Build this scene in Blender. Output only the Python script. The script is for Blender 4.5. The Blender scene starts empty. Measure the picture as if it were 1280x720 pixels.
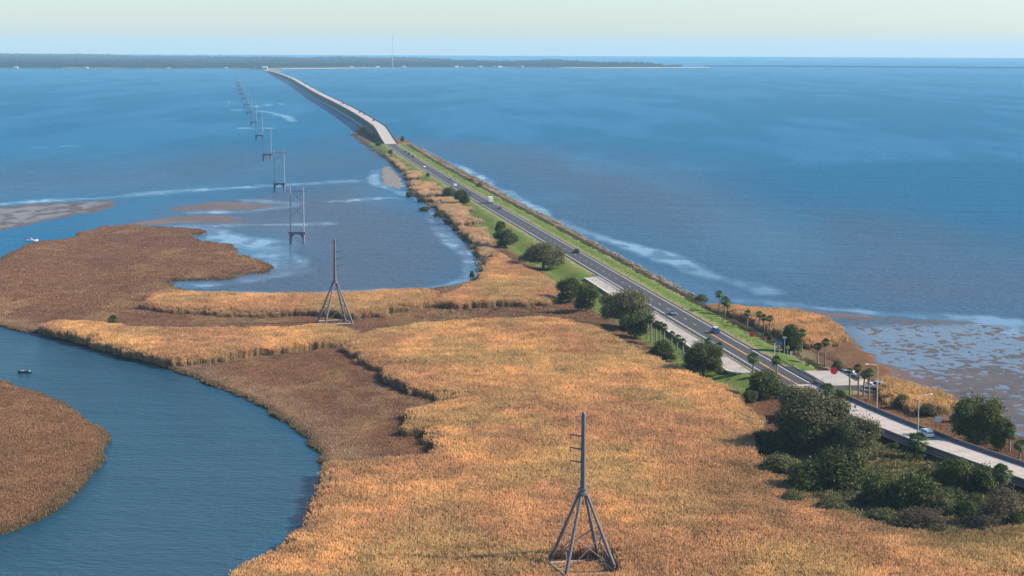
# Aerial view of a tidal marsh, a causeway road and long low bridges over a bay
import bpy, bmesh, math, random
import numpy as np
from mathutils import Vector, Matrix
random.seed(7); rng = np.random.default_rng(11)
SC = bpy.context.scene; COL = SC.collection
PI = math.pi
# ------------------------------------------------------------------ tuned values
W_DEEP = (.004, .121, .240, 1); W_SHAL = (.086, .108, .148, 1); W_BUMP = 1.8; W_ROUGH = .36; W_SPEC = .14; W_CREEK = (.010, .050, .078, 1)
R_GOLD = (.64, .44, .228); R_BROWN = (.47, .295, .178); R_OLIVE = (.46, .375, .19)
G_BROWN = (.285, .152, .085); G_MAUVE = (.245, .132, .085); G_STRAW = (.38, .245, .125); G_ISLE = (.30, .165, .088)
L_DARK = (.034, .043, .013); L_LIGHT = (.125, .14, .036); L_GDARK = (.060, .064, .027); L_GLIGHT = (.175, .17, .075)
HZ_TOP = 139.; HZ_DENS = 4.8e-5; HZ_COL = (.46, .76, .95, 1); HZ_ANI = 0.; SUN_AZ_D = 88.; SUN_STR = 5.; SKY = (.85, .5, 4.); SKY_STR = .092; EXPO = .95
# ------------------------------------------------------------------ survey: camera and ground mapping
FOC, HC = 2489.0, 88.0                      # 70 mm lens on a 1280 px wide survey grid, 88 m above the water
PITCH = math.atan((360 - 57.7) / FOC); ROLL = math.atan(5 / 1280)
_f = np.array([0, math.cos(PITCH), -math.sin(PITCH)])
_r0 = np.array([1., 0, 0]); _u0 = np.array([0, math.sin(PITCH), math.cos(PITCH)])
_R = _r0 * math.cos(ROLL) + _u0 * math.sin(ROLL); _U = -_r0 * math.sin(ROLL) + _u0 * math.cos(ROLL)
HORIZON_R = FOC * HC / 11.8
def at(px, py, z=0.0):
    """ground point (x, y) at height z seen at survey position px, py"""
    px = np.asarray(px, float); py = np.asarray(py, float)
    a = (px - 640) / FOC; b = (py - 360) / FOC
    dx = _f[0] + _R[0] * a - _U[0] * b; dy = _f[1] + _R[1] * a - _U[1] * b; dz = _f[2] + _R[2] * a - _U[2] * b
    t = (z - HC) / dz
    return dx * t, dy * t
def gp(pts, z=0.0):
    p = np.array(pts, float); x, y = at(p[:, 0], p[:, 1], z)
    return np.stack([x, y], 1)
def mpp(py, px=640):
    return HC / (py - 57.7 - (px - 640) * 0.0039)
# ------------------------------------------------------------------ numeric helpers
def smooth(a, b, x):
    t = np.clip((x - a) / (b - a), 0, 1); return t * t * (3 - 2 * t)
def _hash(ix, iy, s):
    h = np.sin(ix * 127.1 + iy * 311.7 + s * 74.7) * 43758.5453
    return h - np.floor(h)
def vnoise(x, y, s=0):
    ix, iy = np.floor(x), np.floor(y); fx, fy = x - ix, y - iy
    fx = fx * fx * (3 - 2 * fx); fy = fy * fy * (3 - 2 * fy)
    a = _hash(ix, iy, s); b = _hash(ix + 1, iy, s); c = _hash(ix, iy + 1, s); d = _hash(ix + 1, iy + 1, s)
    return (a * (1 - fx) + b * fx) * (1 - fy) + (c * (1 - fx) + d * fx) * fy
def fbm(x, y, s=0, o=4):
    v = 0; amp = .5; tot = 0
    for i in range(o):
        v = v + amp * vnoise(x, y, s + i * 13); tot += amp; amp *= .5; x = x * 2.03 + 17; y = y * 2.03 + 5
    return v / tot
def inside(P, x, y):
    c = np.zeros(x.shape, bool); n = len(P)
    for i in range(n):
        x0, y0 = P[i]; x1, y1 = P[(i + 1) % n]
        if y0 == y1: continue
        m = ((y0 > y) != (y1 > y)) & (x < (x1 - x0) * (y - y0) / (y1 - y0) + x0); c ^= m
    return c
def dist_line(P, x, y, closed=False):
    d = np.full(x.shape, 1e12); n = len(P)
    for i in range(n if closed else n - 1):
        x0, y0 = P[i]; x1, y1 = P[(i + 1) % n]; vx, vy = x1 - x0, y1 - y0
        L = vx * vx + vy * vy + 1e-9
        t = np.clip(((x - x0) * vx + (y - y0) * vy) / L, 0, 1)
        d = np.minimum(d, (x - x0 - t * vx) ** 2 + (y - y0 - t * vy) ** 2)
    return np.sqrt(d)
def sdf(P, x, y):
    d = dist_line(P, x, y, True); return np.where(inside(P, x, y), d, -d)
# ------------------------------------------------------------------ materials
MATS = {}
def nd(nt, t, **kw):
    n = nt.nodes.new(t)
    for k, v in kw.items():
        if k in n.inputs: n.inputs[k].default_value = v
        else: setattr(n, k, v)
    return n
def newmat(name):
    m = bpy.data.materials.new(name); m.use_nodes = True; nt = m.node_tree
    b = nt.nodes['Principled BSDF']; return m, nt, b
def mat(name, col, rough=.7, var=.12, scale=3., bump=0., metal=0., bscale=None):
    """surface of one colour broken up by world-space noise"""
    if name in MATS: return MATS[name]
    m, nt, b = newmat(name); L = nt.links.new
    geo = nd(nt, 'ShaderNodeNewGeometry'); nz = nd(nt, 'ShaderNodeTexNoise'); nz.inputs['Scale'].default_value = scale; nz.inputs['Detail'].default_value = 5
    L(geo.outputs['Position'], nz.inputs['Vector'])
    mx = nd(nt, 'ShaderNodeMix', data_type='RGBA')
    c = np.array(col)
    mx.inputs['A'].default_value = (*np.clip(c * (1 - 2.2 * var), 0, 1), 1); mx.inputs['B'].default_value = (*np.clip(c * (1 + 2.2 * var), 0, 1), 1)
    L(nz.outputs['Fac'], mx.inputs['Factor']); L(mx.outputs['Result'], b.inputs['Base Color'])
    b.inputs['Roughness'].default_value = rough; b.inputs['Metallic'].default_value = metal
    if bump:
        bp = nd(nt, 'ShaderNodeBump'); bp.inputs['Strength'].default_value = bump; bp.inputs['Distance'].default_value = .3
        n2 = nd(nt, 'ShaderNodeTexNoise'); n2.inputs['Scale'].default_value = bscale or scale * 4; L(geo.outputs['Position'], n2.inputs['Vector'])
        L(n2.outputs['Fac'], bp.inputs['Height']); L(bp.outputs['Normal'], b.inputs['Normal'])
    MATS[name] = m; return m
def paint(name, col, rough=.3):
    if name in MATS: return MATS[name]
    m = mat(name, col, rough, .03, 2.); m.node_tree.nodes['Principled BSDF'].inputs['Coat Weight'].default_value = .4
    return m
def leafmat(name, dark, light, trans=.25, rough=.6):
    """leaves: each leaf face carries its own greenness, each plant a small shift"""
    if name in MATS: return MATS[name]
    m, nt, b = newmat(name); L = nt.links.new
    at_ = nd(nt, 'ShaderNodeAttribute', attribute_name='leafvar'); oi = nd(nt, 'ShaderNodeObjectInfo')
    mx = nd(nt, 'ShaderNodeMix', data_type='RGBA'); mx.inputs['A'].default_value = (*dark, 1); mx.inputs['B'].default_value = (*light, 1)
    L(at_.outputs['Fac'], mx.inputs['Factor'])
    hs = nd(nt, 'ShaderNodeHueSaturation'); mr = nd(nt, 'ShaderNodeMapRange'); mr.inputs['To Min'].default_value = .8; mr.inputs['To Max'].default_value = 1.2
    L(oi.outputs['Random'], mr.inputs['Value']); L(mr.outputs['Result'], hs.inputs['Value']); L(mx.outputs['Result'], hs.inputs['Color'])
    b.inputs['Roughness'].default_value = rough; b.inputs['Specular IOR Level'].default_value = .1
    L(hs.outputs['Color'], b.inputs['Base Color'])
    tr = nd(nt, 'ShaderNodeBsdfTranslucent'); L(hs.outputs['Color'], tr.inputs['Color'])
    ms = nd(nt, 'ShaderNodeMixShader'); ms.inputs[0].default_value = trans
    L(b.outputs[0], ms.inputs[1]); L(tr.outputs[0], ms.inputs[2]); L(ms.outputs[0], nt.nodes['Material Output'].inputs['Surface'])
    MATS[name] = m; return m
def tintmat(name, gain, trans=.2, rough=.8, stemvar=False):
    """dry stems: the colour comes from the plant's own tint"""
    if name in MATS: return MATS[name]
    m, nt, b = newmat(name); L = nt.links.new
    a = nd(nt, 'ShaderNodeAttribute', attribute_name='tint', attribute_type='INSTANCER')
    mu = nd(nt, 'ShaderNodeMix', data_type='RGBA', blend_type='MULTIPLY'); mu.inputs['Factor'].default_value = 1; mu.inputs['B'].default_value = (*gain, 1)
    L(a.outputs['Color'], mu.inputs['A']); L(mu.outputs['Result'], b.inputs['Base Color'])
    b.inputs['Roughness'].default_value = rough; b.inputs['Specular IOR Level'].default_value = .15
    if stemvar:
        lv = nd(nt, 'ShaderNodeAttribute', attribute_name='leafvar'); m2 = nd(nt, 'ShaderNodeVectorMath', operation='SCALE'); L(mu.outputs['Result'], m2.inputs[0]); L(lv.outputs['Fac'], m2.inputs['Scale']); L(m2.outputs['Vector'], b.inputs['Base Color'])
    if trans:
        tr = nd(nt, 'ShaderNodeBsdfTranslucent'); L((m2.outputs['Vector'] if stemvar else mu.outputs['Result']), tr.inputs['Color'])
        ms = nd(nt, 'ShaderNodeMixShader'); ms.inputs[0].default_value = trans
        L(b.outputs[0], ms.inputs[1]); L(tr.outputs[0], ms.inputs[2]); L(ms.outputs[0], nt.nodes['Material Output'].inputs['Surface'])
    MATS[name] = m; return m
# ------------------------------------------------------------------ mesh building
class MB:
    def __init__(s): s.v = []; s.f = []; s.mi = []
    def quad(s, *p, m=0):
        n = len(s.v); s.v += [tuple(q) for q in p]; s.f.append(tuple(range(n, n + len(p)))); s.mi.append(m)
    def box(s, c, d, rz=0, m=0, taper=1.):
        n = len(s.v); x, y, z = [k / 2 for k in d]; co, si = math.cos(rz), math.sin(rz)
        for zz, t in ((-z, 1), (z, taper)):
            for a, b in ((-x, -y), (x, -y), (x, y), (-x, y)):
                s.v.append((c[0] + (a * co - b * si) * t, c[1] + (a * si + b * co) * t, c[2] + zz))
        for f in ((3, 2, 1, 0), (4, 5, 6, 7), (0, 1, 5, 4), (1, 2, 6, 5), (2, 3, 7, 6), (3, 0, 4, 7)):
            s.f.append(tuple(n + i for i in f)); s.mi.append(m)
    def tube(s, pts, rad, k=8, m=0, caps=True):
        pts = [Vector(p) for p in pts]; rad = rad if hasattr(rad, '__len__') else [rad] * len(pts); n0 = len(s.v)
        for i, p in enumerate(pts):
            d = (pts[min(i + 1, len(pts) - 1)] - pts[max(i - 1, 0)]).normalized()
            a = d.orthogonal() if abs(d.z) < .9 else Vector((1, 0, 0)); a = (a - d * a.dot(d)).normalized(); b = d.cross(a)
            for j in range(k):
                t = 2 * PI * j / k; s.v.append(tuple(p + (a * math.cos(t) + b * math.sin(t)) * rad[i]))
        for i in range(len(pts) - 1):
            for j in range(k):
                q = n0 + i * k; j2 = (j + 1) % k; s.f.append((q + j, q + j2, q + k + j2, q + k + j)); s.mi.append(m)
        if caps:
            s.f.append(tuple(n0 + j for j in reversed(range(k)))); s.mi.append(m)
            s.f.append(tuple(n0 + (len(pts) - 1) * k + j for j in range(k))); s.mi.append(m)
    def rings(s, rs, m=0, caps=True):
        n0 = len(s.v); k = len(rs[0])
        for r in rs: s.v += [tuple(p) for p in r]
        for i in range(len(rs) - 1):
            for j in range(k):
                q = n0 + i * k; j2 = (j + 1) % k; s.f.append((q + j, q + j2, q + k + j2, q + k + j)); s.mi.append(m)
        if caps:
            s.f.append(tuple(n0 + j for j in reversed(range(k)))); s.mi.append(m)
            s.f.append(tuple(n0 + (len(rs) - 1) * k + j for j in range(k))); s.mi.append(m)
    def mesh(s, name, mats):
        me = bpy.data.meshes.new(name); me.from_pydata(s.v, [], s.f)
        for q in (mats if isinstance(mats, (list, tuple)) else [mats]): me.materials.append(q)
        if any(s.mi): me.polygons.foreach_set('material_index', s.mi)
        me.update(); return me
    def build(s, name, mats, parent=None, smooth_=False, bevel=0):
        o = bpy.data.objects.new(name, s.mesh(name, mats)); COL.objects.link(o)
        if parent is not None: o.parent = parent
        if smooth_: o.data.shade_smooth()
        if bevel:
            b = o.modifiers.new('bevel', 'BEVEL'); b.width = bevel; b.segments = 2; b.limit_method = 'ANGLE'
        return o
def tag(o, label=None, cat=None, group=None, kind=None):
    if label: o['label'] = label
    if cat: o['category'] = cat
    if group: o['group'] = group
    if kind: o['kind'] = kind
    return o
def thing(name, label, cat, loc=(0, 0, 0), rz=0, group=None):
    o = bpy.data.objects.new(name, None); COL.objects.link(o); o.empty_display_size = .5
    o.location = loc; o.rotation_euler = (0, 0, rz); return tag(o, label, cat, group)
def part(name, me, parent, mi=None):
    o = bpy.data.objects.new(name, me); COL.objects.link(o); o.parent = parent; return o
def dup(root, loc, rz, label, group=None, scale=None):
    r = root.copy(); COL.objects.link(r); r.location = loc; r.rotation_euler = (0, 0, rz); r['label'] = label
    if group: r['group'] = group
    if scale is not None: r.scale = scale
    for ch in list(root.children):
        c = ch.copy(); COL.objects.link(c); c.parent = r
        for g in list(ch.children):
            d = g.copy(); COL.objects.link(d); d.parent = c
    return r
# ------------------------------------------------------------------ the road's line (x for a given y), and deck heights
CL = np.array([(150, 262), (126, 330), (105.6, 386.2), (87.7, 438.6), (80.0, 470), (73.9, 500), (66.4, 550), (51.5, 650), (14.2, 902), (-44.6, 1300),
               (-106.9, 1755), (-128, 1941), (-153, 2138), (-225, 2663), (-295, 3141), (-424, 4062), (-520, 4752), (-646, 5579), (-830, 6811)], float)
_sl = np.gradient(CL[:, 0], CL[:, 1])
def road_x(y):
    y = np.asarray(y, float); i = np.clip(np.searchsorted(CL[:, 1], y) - 1, 0, len(CL) - 2)
    h = CL[i + 1, 1] - CL[i, 1]; t = (y - CL[i, 1]) / h
    return ((2 * t**3 - 3 * t**2 + 1) * CL[i, 0] + (t**3 - 2 * t**2 + t) * h * _sl[i] + (-2 * t**3 + 3 * t**2) * CL[i + 1, 0] + (t**3 - t**2) * h * _sl[i + 1])
def road_slope(y): return (road_x(np.asarray(y) + 1.) - road_x(np.asarray(y) - 1.)) / 2
def road_z(y):
    return np.interp(y, [330, 440, 505, 1750, 1960, 5600, 6750], [3.1, 2.8, 2.3, 2.3, 9.2, 9.2, 3.0])
def off(y, d, z=0.):
    """point d metres to the right of the road's centre line (looking out to sea)"""
    s = float(road_slope(y)); n = math.hypot(1, s)
    return (float(road_x(y)) + d / n, y - s * d / n, z)
_yy = np.concatenate([np.arange(262, 600, 12.), np.arange(600, 1800, 60.), np.arange(1800, 2400, 60.)])
ROADP = np.stack([road_x(_yy), _yy], 1)
# ------------------------------------------------------------------ shores (survey outlines)
LAND = gp([(250, 780), (300, 724), (345, 696), (377, 662), (400, 615), (402, 590), (395, 566), (375, 542), (350, 524), (320, 507), (280, 489), (240, 472), (200, 459), (160, 450), (120, 438), (80, 426), (40, 417), (0, 409), (-120, 396), (-420, 380),
   (-420, 372), (-120, 345), (0, 326), (20, 314), (45, 305), (90, 300), (102, 291), (130, 285), (165, 283), (215, 286), (250, 288), (258, 291), (240, 297), (262, 304), (290, 308), (300, 319), (325, 326), (341, 335), (334, 341), (300, 345), (285, 350), (250, 351), (214, 352), (212, 358), (240, 366), (290, 371), (340, 371), (400, 370), (470, 367), (530, 364), (560, 361), (582, 355), (598, 347), (604, 338), (600, 322), (590, 308), (575, 292), (560, 275), (548, 265), (530, 252), (517, 244), (508, 238), (512, 228), (503, 216), (488, 202), (470, 190), (452, 177), (441, 168), (445, 163), (458, 164), (470, 168),
   (490, 172), (503, 172), (525, 184.5), (560, 204.5), (600, 225), (650, 254.5), (680, 269.5), (712.5, 287), (760, 313.5), (795, 332), (832.5, 351), (867.5, 370), (890, 385), (940, 388), (1000, 393), (1040, 403), (1060, 416), (1075, 430), (1100, 457), (1118, 466), (1108, 474), (1128, 482), (1170, 497), (1195, 508), (1228, 528), (1260, 545), (1300, 552), (1420, 590), (1760, 640), (1760, 1100), (200, 1100)])
ISLE = gp([(-420, 478), (-60, 473), (0, 478), (30, 487), (60, 497), (90, 512), (120, 532), (135, 547), (137, 557), (130, 577), (105, 607), (70, 637), (40, 657), (0, 670), (-60, 692), (-420, 760)])
OYSTER = gp([(-420, 282), (-120, 268), (0, 258), (40, 254), (100, 251), (150, 249), (157, 253), (150, 260), (120, 267), (80, 274), (40, 283), (0, 292), (-120, 312), (-420, 345)])
BARS = [gp(q) for q in ([(193, 263), (215, 258), (250, 253), (280, 251), (310, 252), (340, 255), (357, 258), (330, 262), (280, 263.5), (230, 265)],
   [(137, 281), (165, 276), (200, 271), (240, 268), (270, 268), (300, 270), (320, 273), (300, 275), (335, 278), (300, 280), (220, 280), (160, 283)])]
FLAT = gp([(1040, 396), (1100, 396), (1180, 399), (1230, 403), (1300, 412), (1500, 440), (1760, 480), (1760, 680), (1420, 600), (1290, 560), (1250, 546), (1195, 512), (1140, 488), (1095, 475), (1085, 450), (1060, 418)])
SPIT = gp([(925, 384), (960, 383), (1010, 386), (1060, 390), (1100, 395), (1180, 399), (1236, 403), (1242, 406), (1200, 405.5), (1120, 403), (1060, 401), (1000, 394)])
COVE = gp([(566, 352), (585, 352), (606, 342), (608, 318), (590, 298), (566, 272), (545, 256), (560, 285), (574, 300), (590, 320), (592, 338), (580, 347)])
BEACH = gp([(468, 212), (480, 204), (494, 208), (506, 220), (514, 232), (508, 240), (490, 237), (472, 231)])
MUDRIM = gp([(1055, 410), (1085, 428), (1116, 450), (1150, 464), (1172, 474), (1150, 482), (1110, 480), (1085, 470), (1060, 455), (1040, 430)])
def terrain(x, y):
    """height of ground or sea bed, plus masks"""
    x = np.asarray(x, float); y = np.asarray(y, float)
    wob = (fbm(x / 9, y / 9, 3, 3) - .5) * 7 + (fbm(x / 2.5, y / 4, 5, 2) - .5) * 2
    dl = np.maximum(sdf(LAND, x, y), sdf(ISLE, x, y))
    z = -.8 + 1.35 * smooth(-2.5, 2.0, dl + wob * np.clip(y / 900, .2, 1))
    z = z + .12 * (fbm(x / 6, y / 6, 9, 3) - .5) * smooth(0, 4, dl)
    wet = np.zeros_like(z)
    n = fbm(x / 11, y / 9, 21, 3); n2 = fbm(x / 1.9, y / 2.1, 31, 3)
    nn = .28 * n + .72 * n2
    def add(P, base, amp, edge, front=None):
        nonlocal z, wet
        d = sdf(P, x, y) + wob * .8
        zz = base + amp * (nn - .5); zz = -.8 + (zz + .8) * smooth(-edge, edge, d)
        wet = np.where(zz > z, 1., wet); z = np.maximum(z, zz)
    far = np.clip(y / 700, .8, 3)
    add(FLAT, -.016 + .06 * smooth(34, 8, dist_line(gp([(1290, 478), (1250, 500), (1290, 560)]), x, y)), .34, 6); add(SPIT, .03, .16, 4); add(COVE, -.01, .35, 3); add(BEACH, .05, .1, 6); add(MUDRIM, .03, .2, 5)
    add(OYSTER, .11, .40, 8)
    for b in BARS: add(b, .07, .18, 8)
    dr = dist_line(ROADP, x, y)
    ramp = smooth(497, 512, y) * (1 - smooth(1750, 1800, y))
    z = z + 1.62 * smooth(19, 8.5, dr) * ramp * smooth(0, 5, dl)
    return z, dl, dr, wet
def gz(x, y): return float(terrain(np.array([x]), np.array([y]))[0][0])
# ------------------------------------------------------------------ plant zones (survey outlines at ground level)
REEDS = [gp(q, .5) for q in (
   [(176, 388), (183, 376), (215, 371), (290, 375), (400, 374), (470, 371), (540, 368), (547, 376), (543, 386), (500, 392), (470, 398), (440, 401), (390, 397), (300, 396), (215, 393)],
   [(36, 416), (70, 411), (110, 411), (160, 416), (200, 418), (300, 419), (360, 417), (400, 414), (430, 416), (444, 421), (447, 431), (420, 436), (375, 441), (330, 447), (270, 455), (215, 459), (180, 454), (120, 436), (80, 425)],
   [(432, 440), (440, 431), (470, 422), (540, 411), (600, 407), (690, 406), (740, 413), (765, 428), (800, 446), (830, 460), (870, 478), (920, 500), (948, 530), (945, 560), (955, 590), (1000, 622), (1040, 640), (1080, 655), (1130, 668), (1190, 676), (1240, 668), (1300, 650), (1420, 690), (1700, 800), (1700, 1000), (240, 1000), (240, 780), (300, 724), (345, 696), (379, 662), (402, 615), (404, 594), (440, 588), (490, 583), (528, 584), (546, 562), (535, 550), (508, 547), (512, 524), (545, 514), (575, 509), (545, 501), (505, 494), (472, 479), (482, 466), (455, 458)],
   [(546, 388), (556, 376), (572, 368), (600, 354), (612, 332), (625, 322), (650, 337), (690, 354), (702, 370), (690, 384), (620, 386), (570, 388)],
   [(482, 194), (500, 205), (524, 220), (553, 243), (581, 262), (605, 285), (617, 312), (606, 330), (600, 318), (586, 300), (570, 284), (556, 268), (540, 254), (522, 242), (512, 230), (503, 218), (490, 204)],
   [(888, 388), (905, 387), (940, 391), (1000, 396), (1035, 405), (1056, 416), (1048, 432), (1010, 438), (985, 430), (955, 414), (925, 402)],
   [(1098, 486), (1112, 481), (1140, 489), (1180, 499), (1202, 510), (1196, 520), (1150, 521), (1112, 508)])]
BARE = gp([(500, 398), (545, 393), (560, 388), (690, 385), (742, 396), (742, 407), (690, 404), (600, 404), (540, 407)], .5)
def road_side(x, y): return x - road_x(np.clip(y, 262, 6800))
# ---- ground sheet
px = np.concatenate([np.arange(-420, 0, 6.), np.arange(0, 1280, 2.5), np.arange(1280, 1760, 6.)])
py = np.concatenate([np.arange(152, 330, .8), np.arange(330, 560, 1.4), np.arange(560, 1000, 3.)])
PX, PY = np.meshgrid(px, py)
X, Y = at(PX, PY)
x = X.ravel(); y = Y.ravel()
Z, DL, DR, WET = terrain(x, y)
side = road_side(x, y)
tint = np.zeros((len(x), 4)); tint[:, 3] = 1
def setc(mask, col):
    m = mask[:, None]; tint[:, :3] = tint[:, :3] * (1 - m) + np.array(col) * m
n1 = fbm(x / 14, y / 22, 41, 4); n2 = fbm(x / 3, y / 5, 43, 3)
setc(np.ones_like(x), (.13, .075, .045))
setc(smooth(.35, .7, n1), (.10, .055, .036))
setc(smooth(.52, .75, n2) * .5, (.19, .12, .06))
inr = np.zeros(len(x), bool)
for R in REEDS: inr |= inside(R, x, y)
setc(inr * 1., (.14, .08, .04))
setc(smooth(-2, 3, sdf(BARE, x, y)) * 1., (.105, .065, .038))
setc(smooth(.5, .7, n2) * smooth(-2, 3, sdf(BARE, x, y)) * .6, (.13, .10, .045))
seal = (Y.ravel() > 497) & (Y.ravel() < 1800)
brown = smooth(560, 500, y) * smooth(0, 6, side)
verge = smooth(23, 18.5, DR + (n1 - .5) * 9) * seal * smooth(0, 3, DL)
setc(verge, (.11, .15, .04))
setc(verge * smooth(.45, .66, n1) * .6, (.165, .165, .05))
setc(verge * smooth(.5, .75, n2) * .5, (.08, .125, .025))
setc(verge * smooth(8.5, 5.5, DR + (n2 - .5) * 3) * .8, (.24, .20, .11))
strip = verge * smooth(7.5, 9.5, side) * smooth(14, 12, side)
setc(strip * smooth(.3, .5, n1) * .8, (.078, .128, .03))
rim = verge * smooth(12.5, 14.5, side)
setc(rim, (.15, .11, .07)); setc(rim * smooth(.45, .6, n2), (.20, .155, .115))
# mud: everything low
low = smooth(.32, .12, Z)
setc(low * (1 - verge), (.105, .070, .052)); setc(low * smooth(.45, .7, n1) * (1 - verge), (.14, .095, .068))
oy = smooth(-6, 6, sdf(OYSTER, x, y)); setc(oy, (.085, .060, .048)); setc(oy * smooth(4, 16, sdf(OYSTER, x, y)) * smooth(.42, .58, fbm(x / 5, y / 14, 51, 4)), (.16, .155, .15))
setc(smooth(-3, 4, sdf(BEACH, x, y)) * .8, (.20, .165, .125))
fl = smooth(-4, 6, sdf(FLAT, x, y)); setc(fl * smooth(.25, .05, Z) * .8, (.062, .048, .040)); setc(fl * smooth(.5, .7, n2) * smooth(.25, .05, Z) * .7, (.11, .075, .055))
mr = smooth(-8, 8, sdf(MUDRIM, x, y) + (n1 - .5) * 10); setc(mr * .8, (.13, .066, .038))
bank = smooth(-4, -.3, DL) * smooth(2.2, .6, DL) * (1 - verge) * (1 - mr) * (1 - fl) * smooth(900, 700, y); setc(bank, (.034, .031, .018))  # wet bank mud and algae, with the bank's dark shadow line painted in
def grid_mesh(name, x, y, z, nx, ny, attrs=None):
    me = bpy.data.meshes.new(name); n = nx * ny
    co = np.stack([x, y, z], 1).astype(np.float32)
    i, j = np.meshgrid(np.arange(nx - 1), np.arange(ny - 1)); a = (j * nx + i).ravel()
    q = np.stack([a, a + nx, a + nx + 1, a + 1], 1).astype(np.int32)
    me.vertices.add(n); me.vertices.foreach_set('co', co.ravel())
    me.loops.add(q.size); me.loops.foreach_set('vertex_index', q.ravel())
    me.polygons.add(len(q)); me.polygons.foreach_set('loop_start', np.arange(0, q.size, 4, dtype=np.int32))
    me.update(calc_edges=True); me.polygons.foreach_set('use_smooth', np.ones(len(q), bool))
    for k, v in (attrs or {}).items():
        if v.ndim == 2:
            at_ = me.attributes.new(k, 'FLOAT_COLOR', 'POINT'); at_.data.foreach_set('color', v.astype(np.float32).ravel())
        else:
            at_ = me.attributes.new(k, 'FLOAT', 'POINT'); at_.data.foreach_set('value', v.astype(np.float32))
    me.validate(); return me
gm, nt, b = newmat('marsh_soil'); L = nt.links.new
a = nd(nt, 'ShaderNodeAttribute', attribute_name='ground_tint'); w = nd(nt, 'ShaderNodeAttribute', attribute_name='wet')
geo = nd(nt, 'ShaderNodeNewGeometry'); n_ = nd(nt, 'ShaderNodeTexNoise'); n_.inputs['Scale'].default_value = 1.1; n_.inputs['Detail'].default_value = 6; n_.inputs['Roughness'].default_value = .7
L(geo.outputs['Position'], n_.inputs['Vector'])
rp = nd(nt, 'ShaderNodeMapRange'); rp.inputs['From Min'].default_value = .3; rp.inputs['From Max'].default_value = .7; rp.inputs['To Min'].default_value = .62; rp.inputs['To Max'].default_value = 1.38
L(n_.outputs['Fac'], rp.inputs['Value'])
mu = nd(nt, 'ShaderNodeVectorMath', operation='SCALE'); L(a.outputs['Color'], mu.inputs[0]); L(rp.outputs['Result'], mu.inputs['Scale'])
L(mu.outputs['Vector'], b.inputs['Base Color'])
r2 = nd(nt, 'ShaderNodeMapRange'); r2.inputs['To Min'].default_value = .95; r2.inputs['To Max'].default_value = .5; L(w.outputs['Fac'], r2.inputs['Value']); L(r2.outputs['Result'], b.inputs['Roughness'])
ws_ = nd(nt, 'ShaderNodeMath', operation='MULTIPLY'); ws_.inputs[1].default_value = .3; L(w.outputs['Fac'], ws_.inputs[0]); L(ws_.outputs[0], b.inputs['Specular IOR Level'])
bp = nd(nt, 'ShaderNodeBump'); bp.inputs['Strength'].default_value = .7; bp.inputs['Distance'].default_value = .25; L(n_.outputs['Fac'], bp.inputs['Height']); L(bp.outputs['Normal'], b.inputs['Normal'])
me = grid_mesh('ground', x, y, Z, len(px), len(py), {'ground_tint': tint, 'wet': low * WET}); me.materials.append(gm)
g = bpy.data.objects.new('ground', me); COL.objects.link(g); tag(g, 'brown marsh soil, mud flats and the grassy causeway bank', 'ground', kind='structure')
del tint
# ---- bay water: a disc out to the horizon, finer in front
ang = np.radians(np.concatenate([np.arange(-180, -30, 6.), np.arange(-30, -17, 1.), np.arange(-17, 17.01, .075), np.arange(18, 31, 1.), np.arange(36, 181, 6.)]))
dd = np.concatenate([[20000, 2000, 1100], np.arange(900, 420, -4.), np.arange(420, 60, -1.5), np.arange(60, 11.9, -.8), [11.8]])
rad = FOC * HC / dd
A, Rr = np.meshgrid(ang[::-1], rad); wx = (Rr * np.sin(A)).ravel(); wy = (Rr * np.cos(A)).ravel()
shal = np.zeros_like(wx); calm = np.zeros_like(wx)
n1 = fbm(wx / 60, wy / 300, 61, 4); n3 = fbm(wx / 16, wy / 60, 67, 4); n4 = fbm(wx / 40, wy / 70, 69, 3); n5 = fbm(wx / 7, wy / 16, 79, 3)
def near_line(pts, wpx, soft=1., z=0):
    """1 near a survey line; width given in metres"""
    return smooth(wpx * 1.3, wpx * .35, dist_line(gp(pts), wx, wy) / soft + (n3 - .5) * wpx * 2.2)
def mask(P, edge): return smooth(-edge, edge, sdf(gp(P), wx, wy) + (n1 - .5) * edge * 1.4)
LAG = [(330, 245), (400, 235), (470, 215), (510, 240), (560, 280), (610, 330), (590, 370), (200, 385), (180, 350), (330, 325), (240, 295), (130, 285), (190, 255)]
shal = np.maximum(shal, .86 * mask(LAG, 60))
shal = np.maximum(shal, .55 * mask([(-400, 225), (0, 215), (330, 195), (470, 195), (500, 215), (330, 245), (0, 262), (-400, 290)], 260))
shal = np.maximum(shal, .66 * mask([(500, 175), (640, 180), (800, 205), (1000, 250), (1280, 330), (1700, 380), (1700, 480), (1280, 410), (1000, 395), (880, 380), (700, 285), (560, 205)], 120))
shal = np.maximum(shal, .5 * mask([(-400, 395), (120, 440), (400, 560), (400, 620), (300, 730), (-400, 800)], 10) * .5)
creek = .95 * mask([(-400, 360), (0, 395), (160, 436), (320, 500), (420, 570), (420, 620), (300, 760), (100, 1100), (-700, 1100), (-700, 470)], 8)  # murky creek; base colour also darkened for weaker reflection at steeper view
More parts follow.
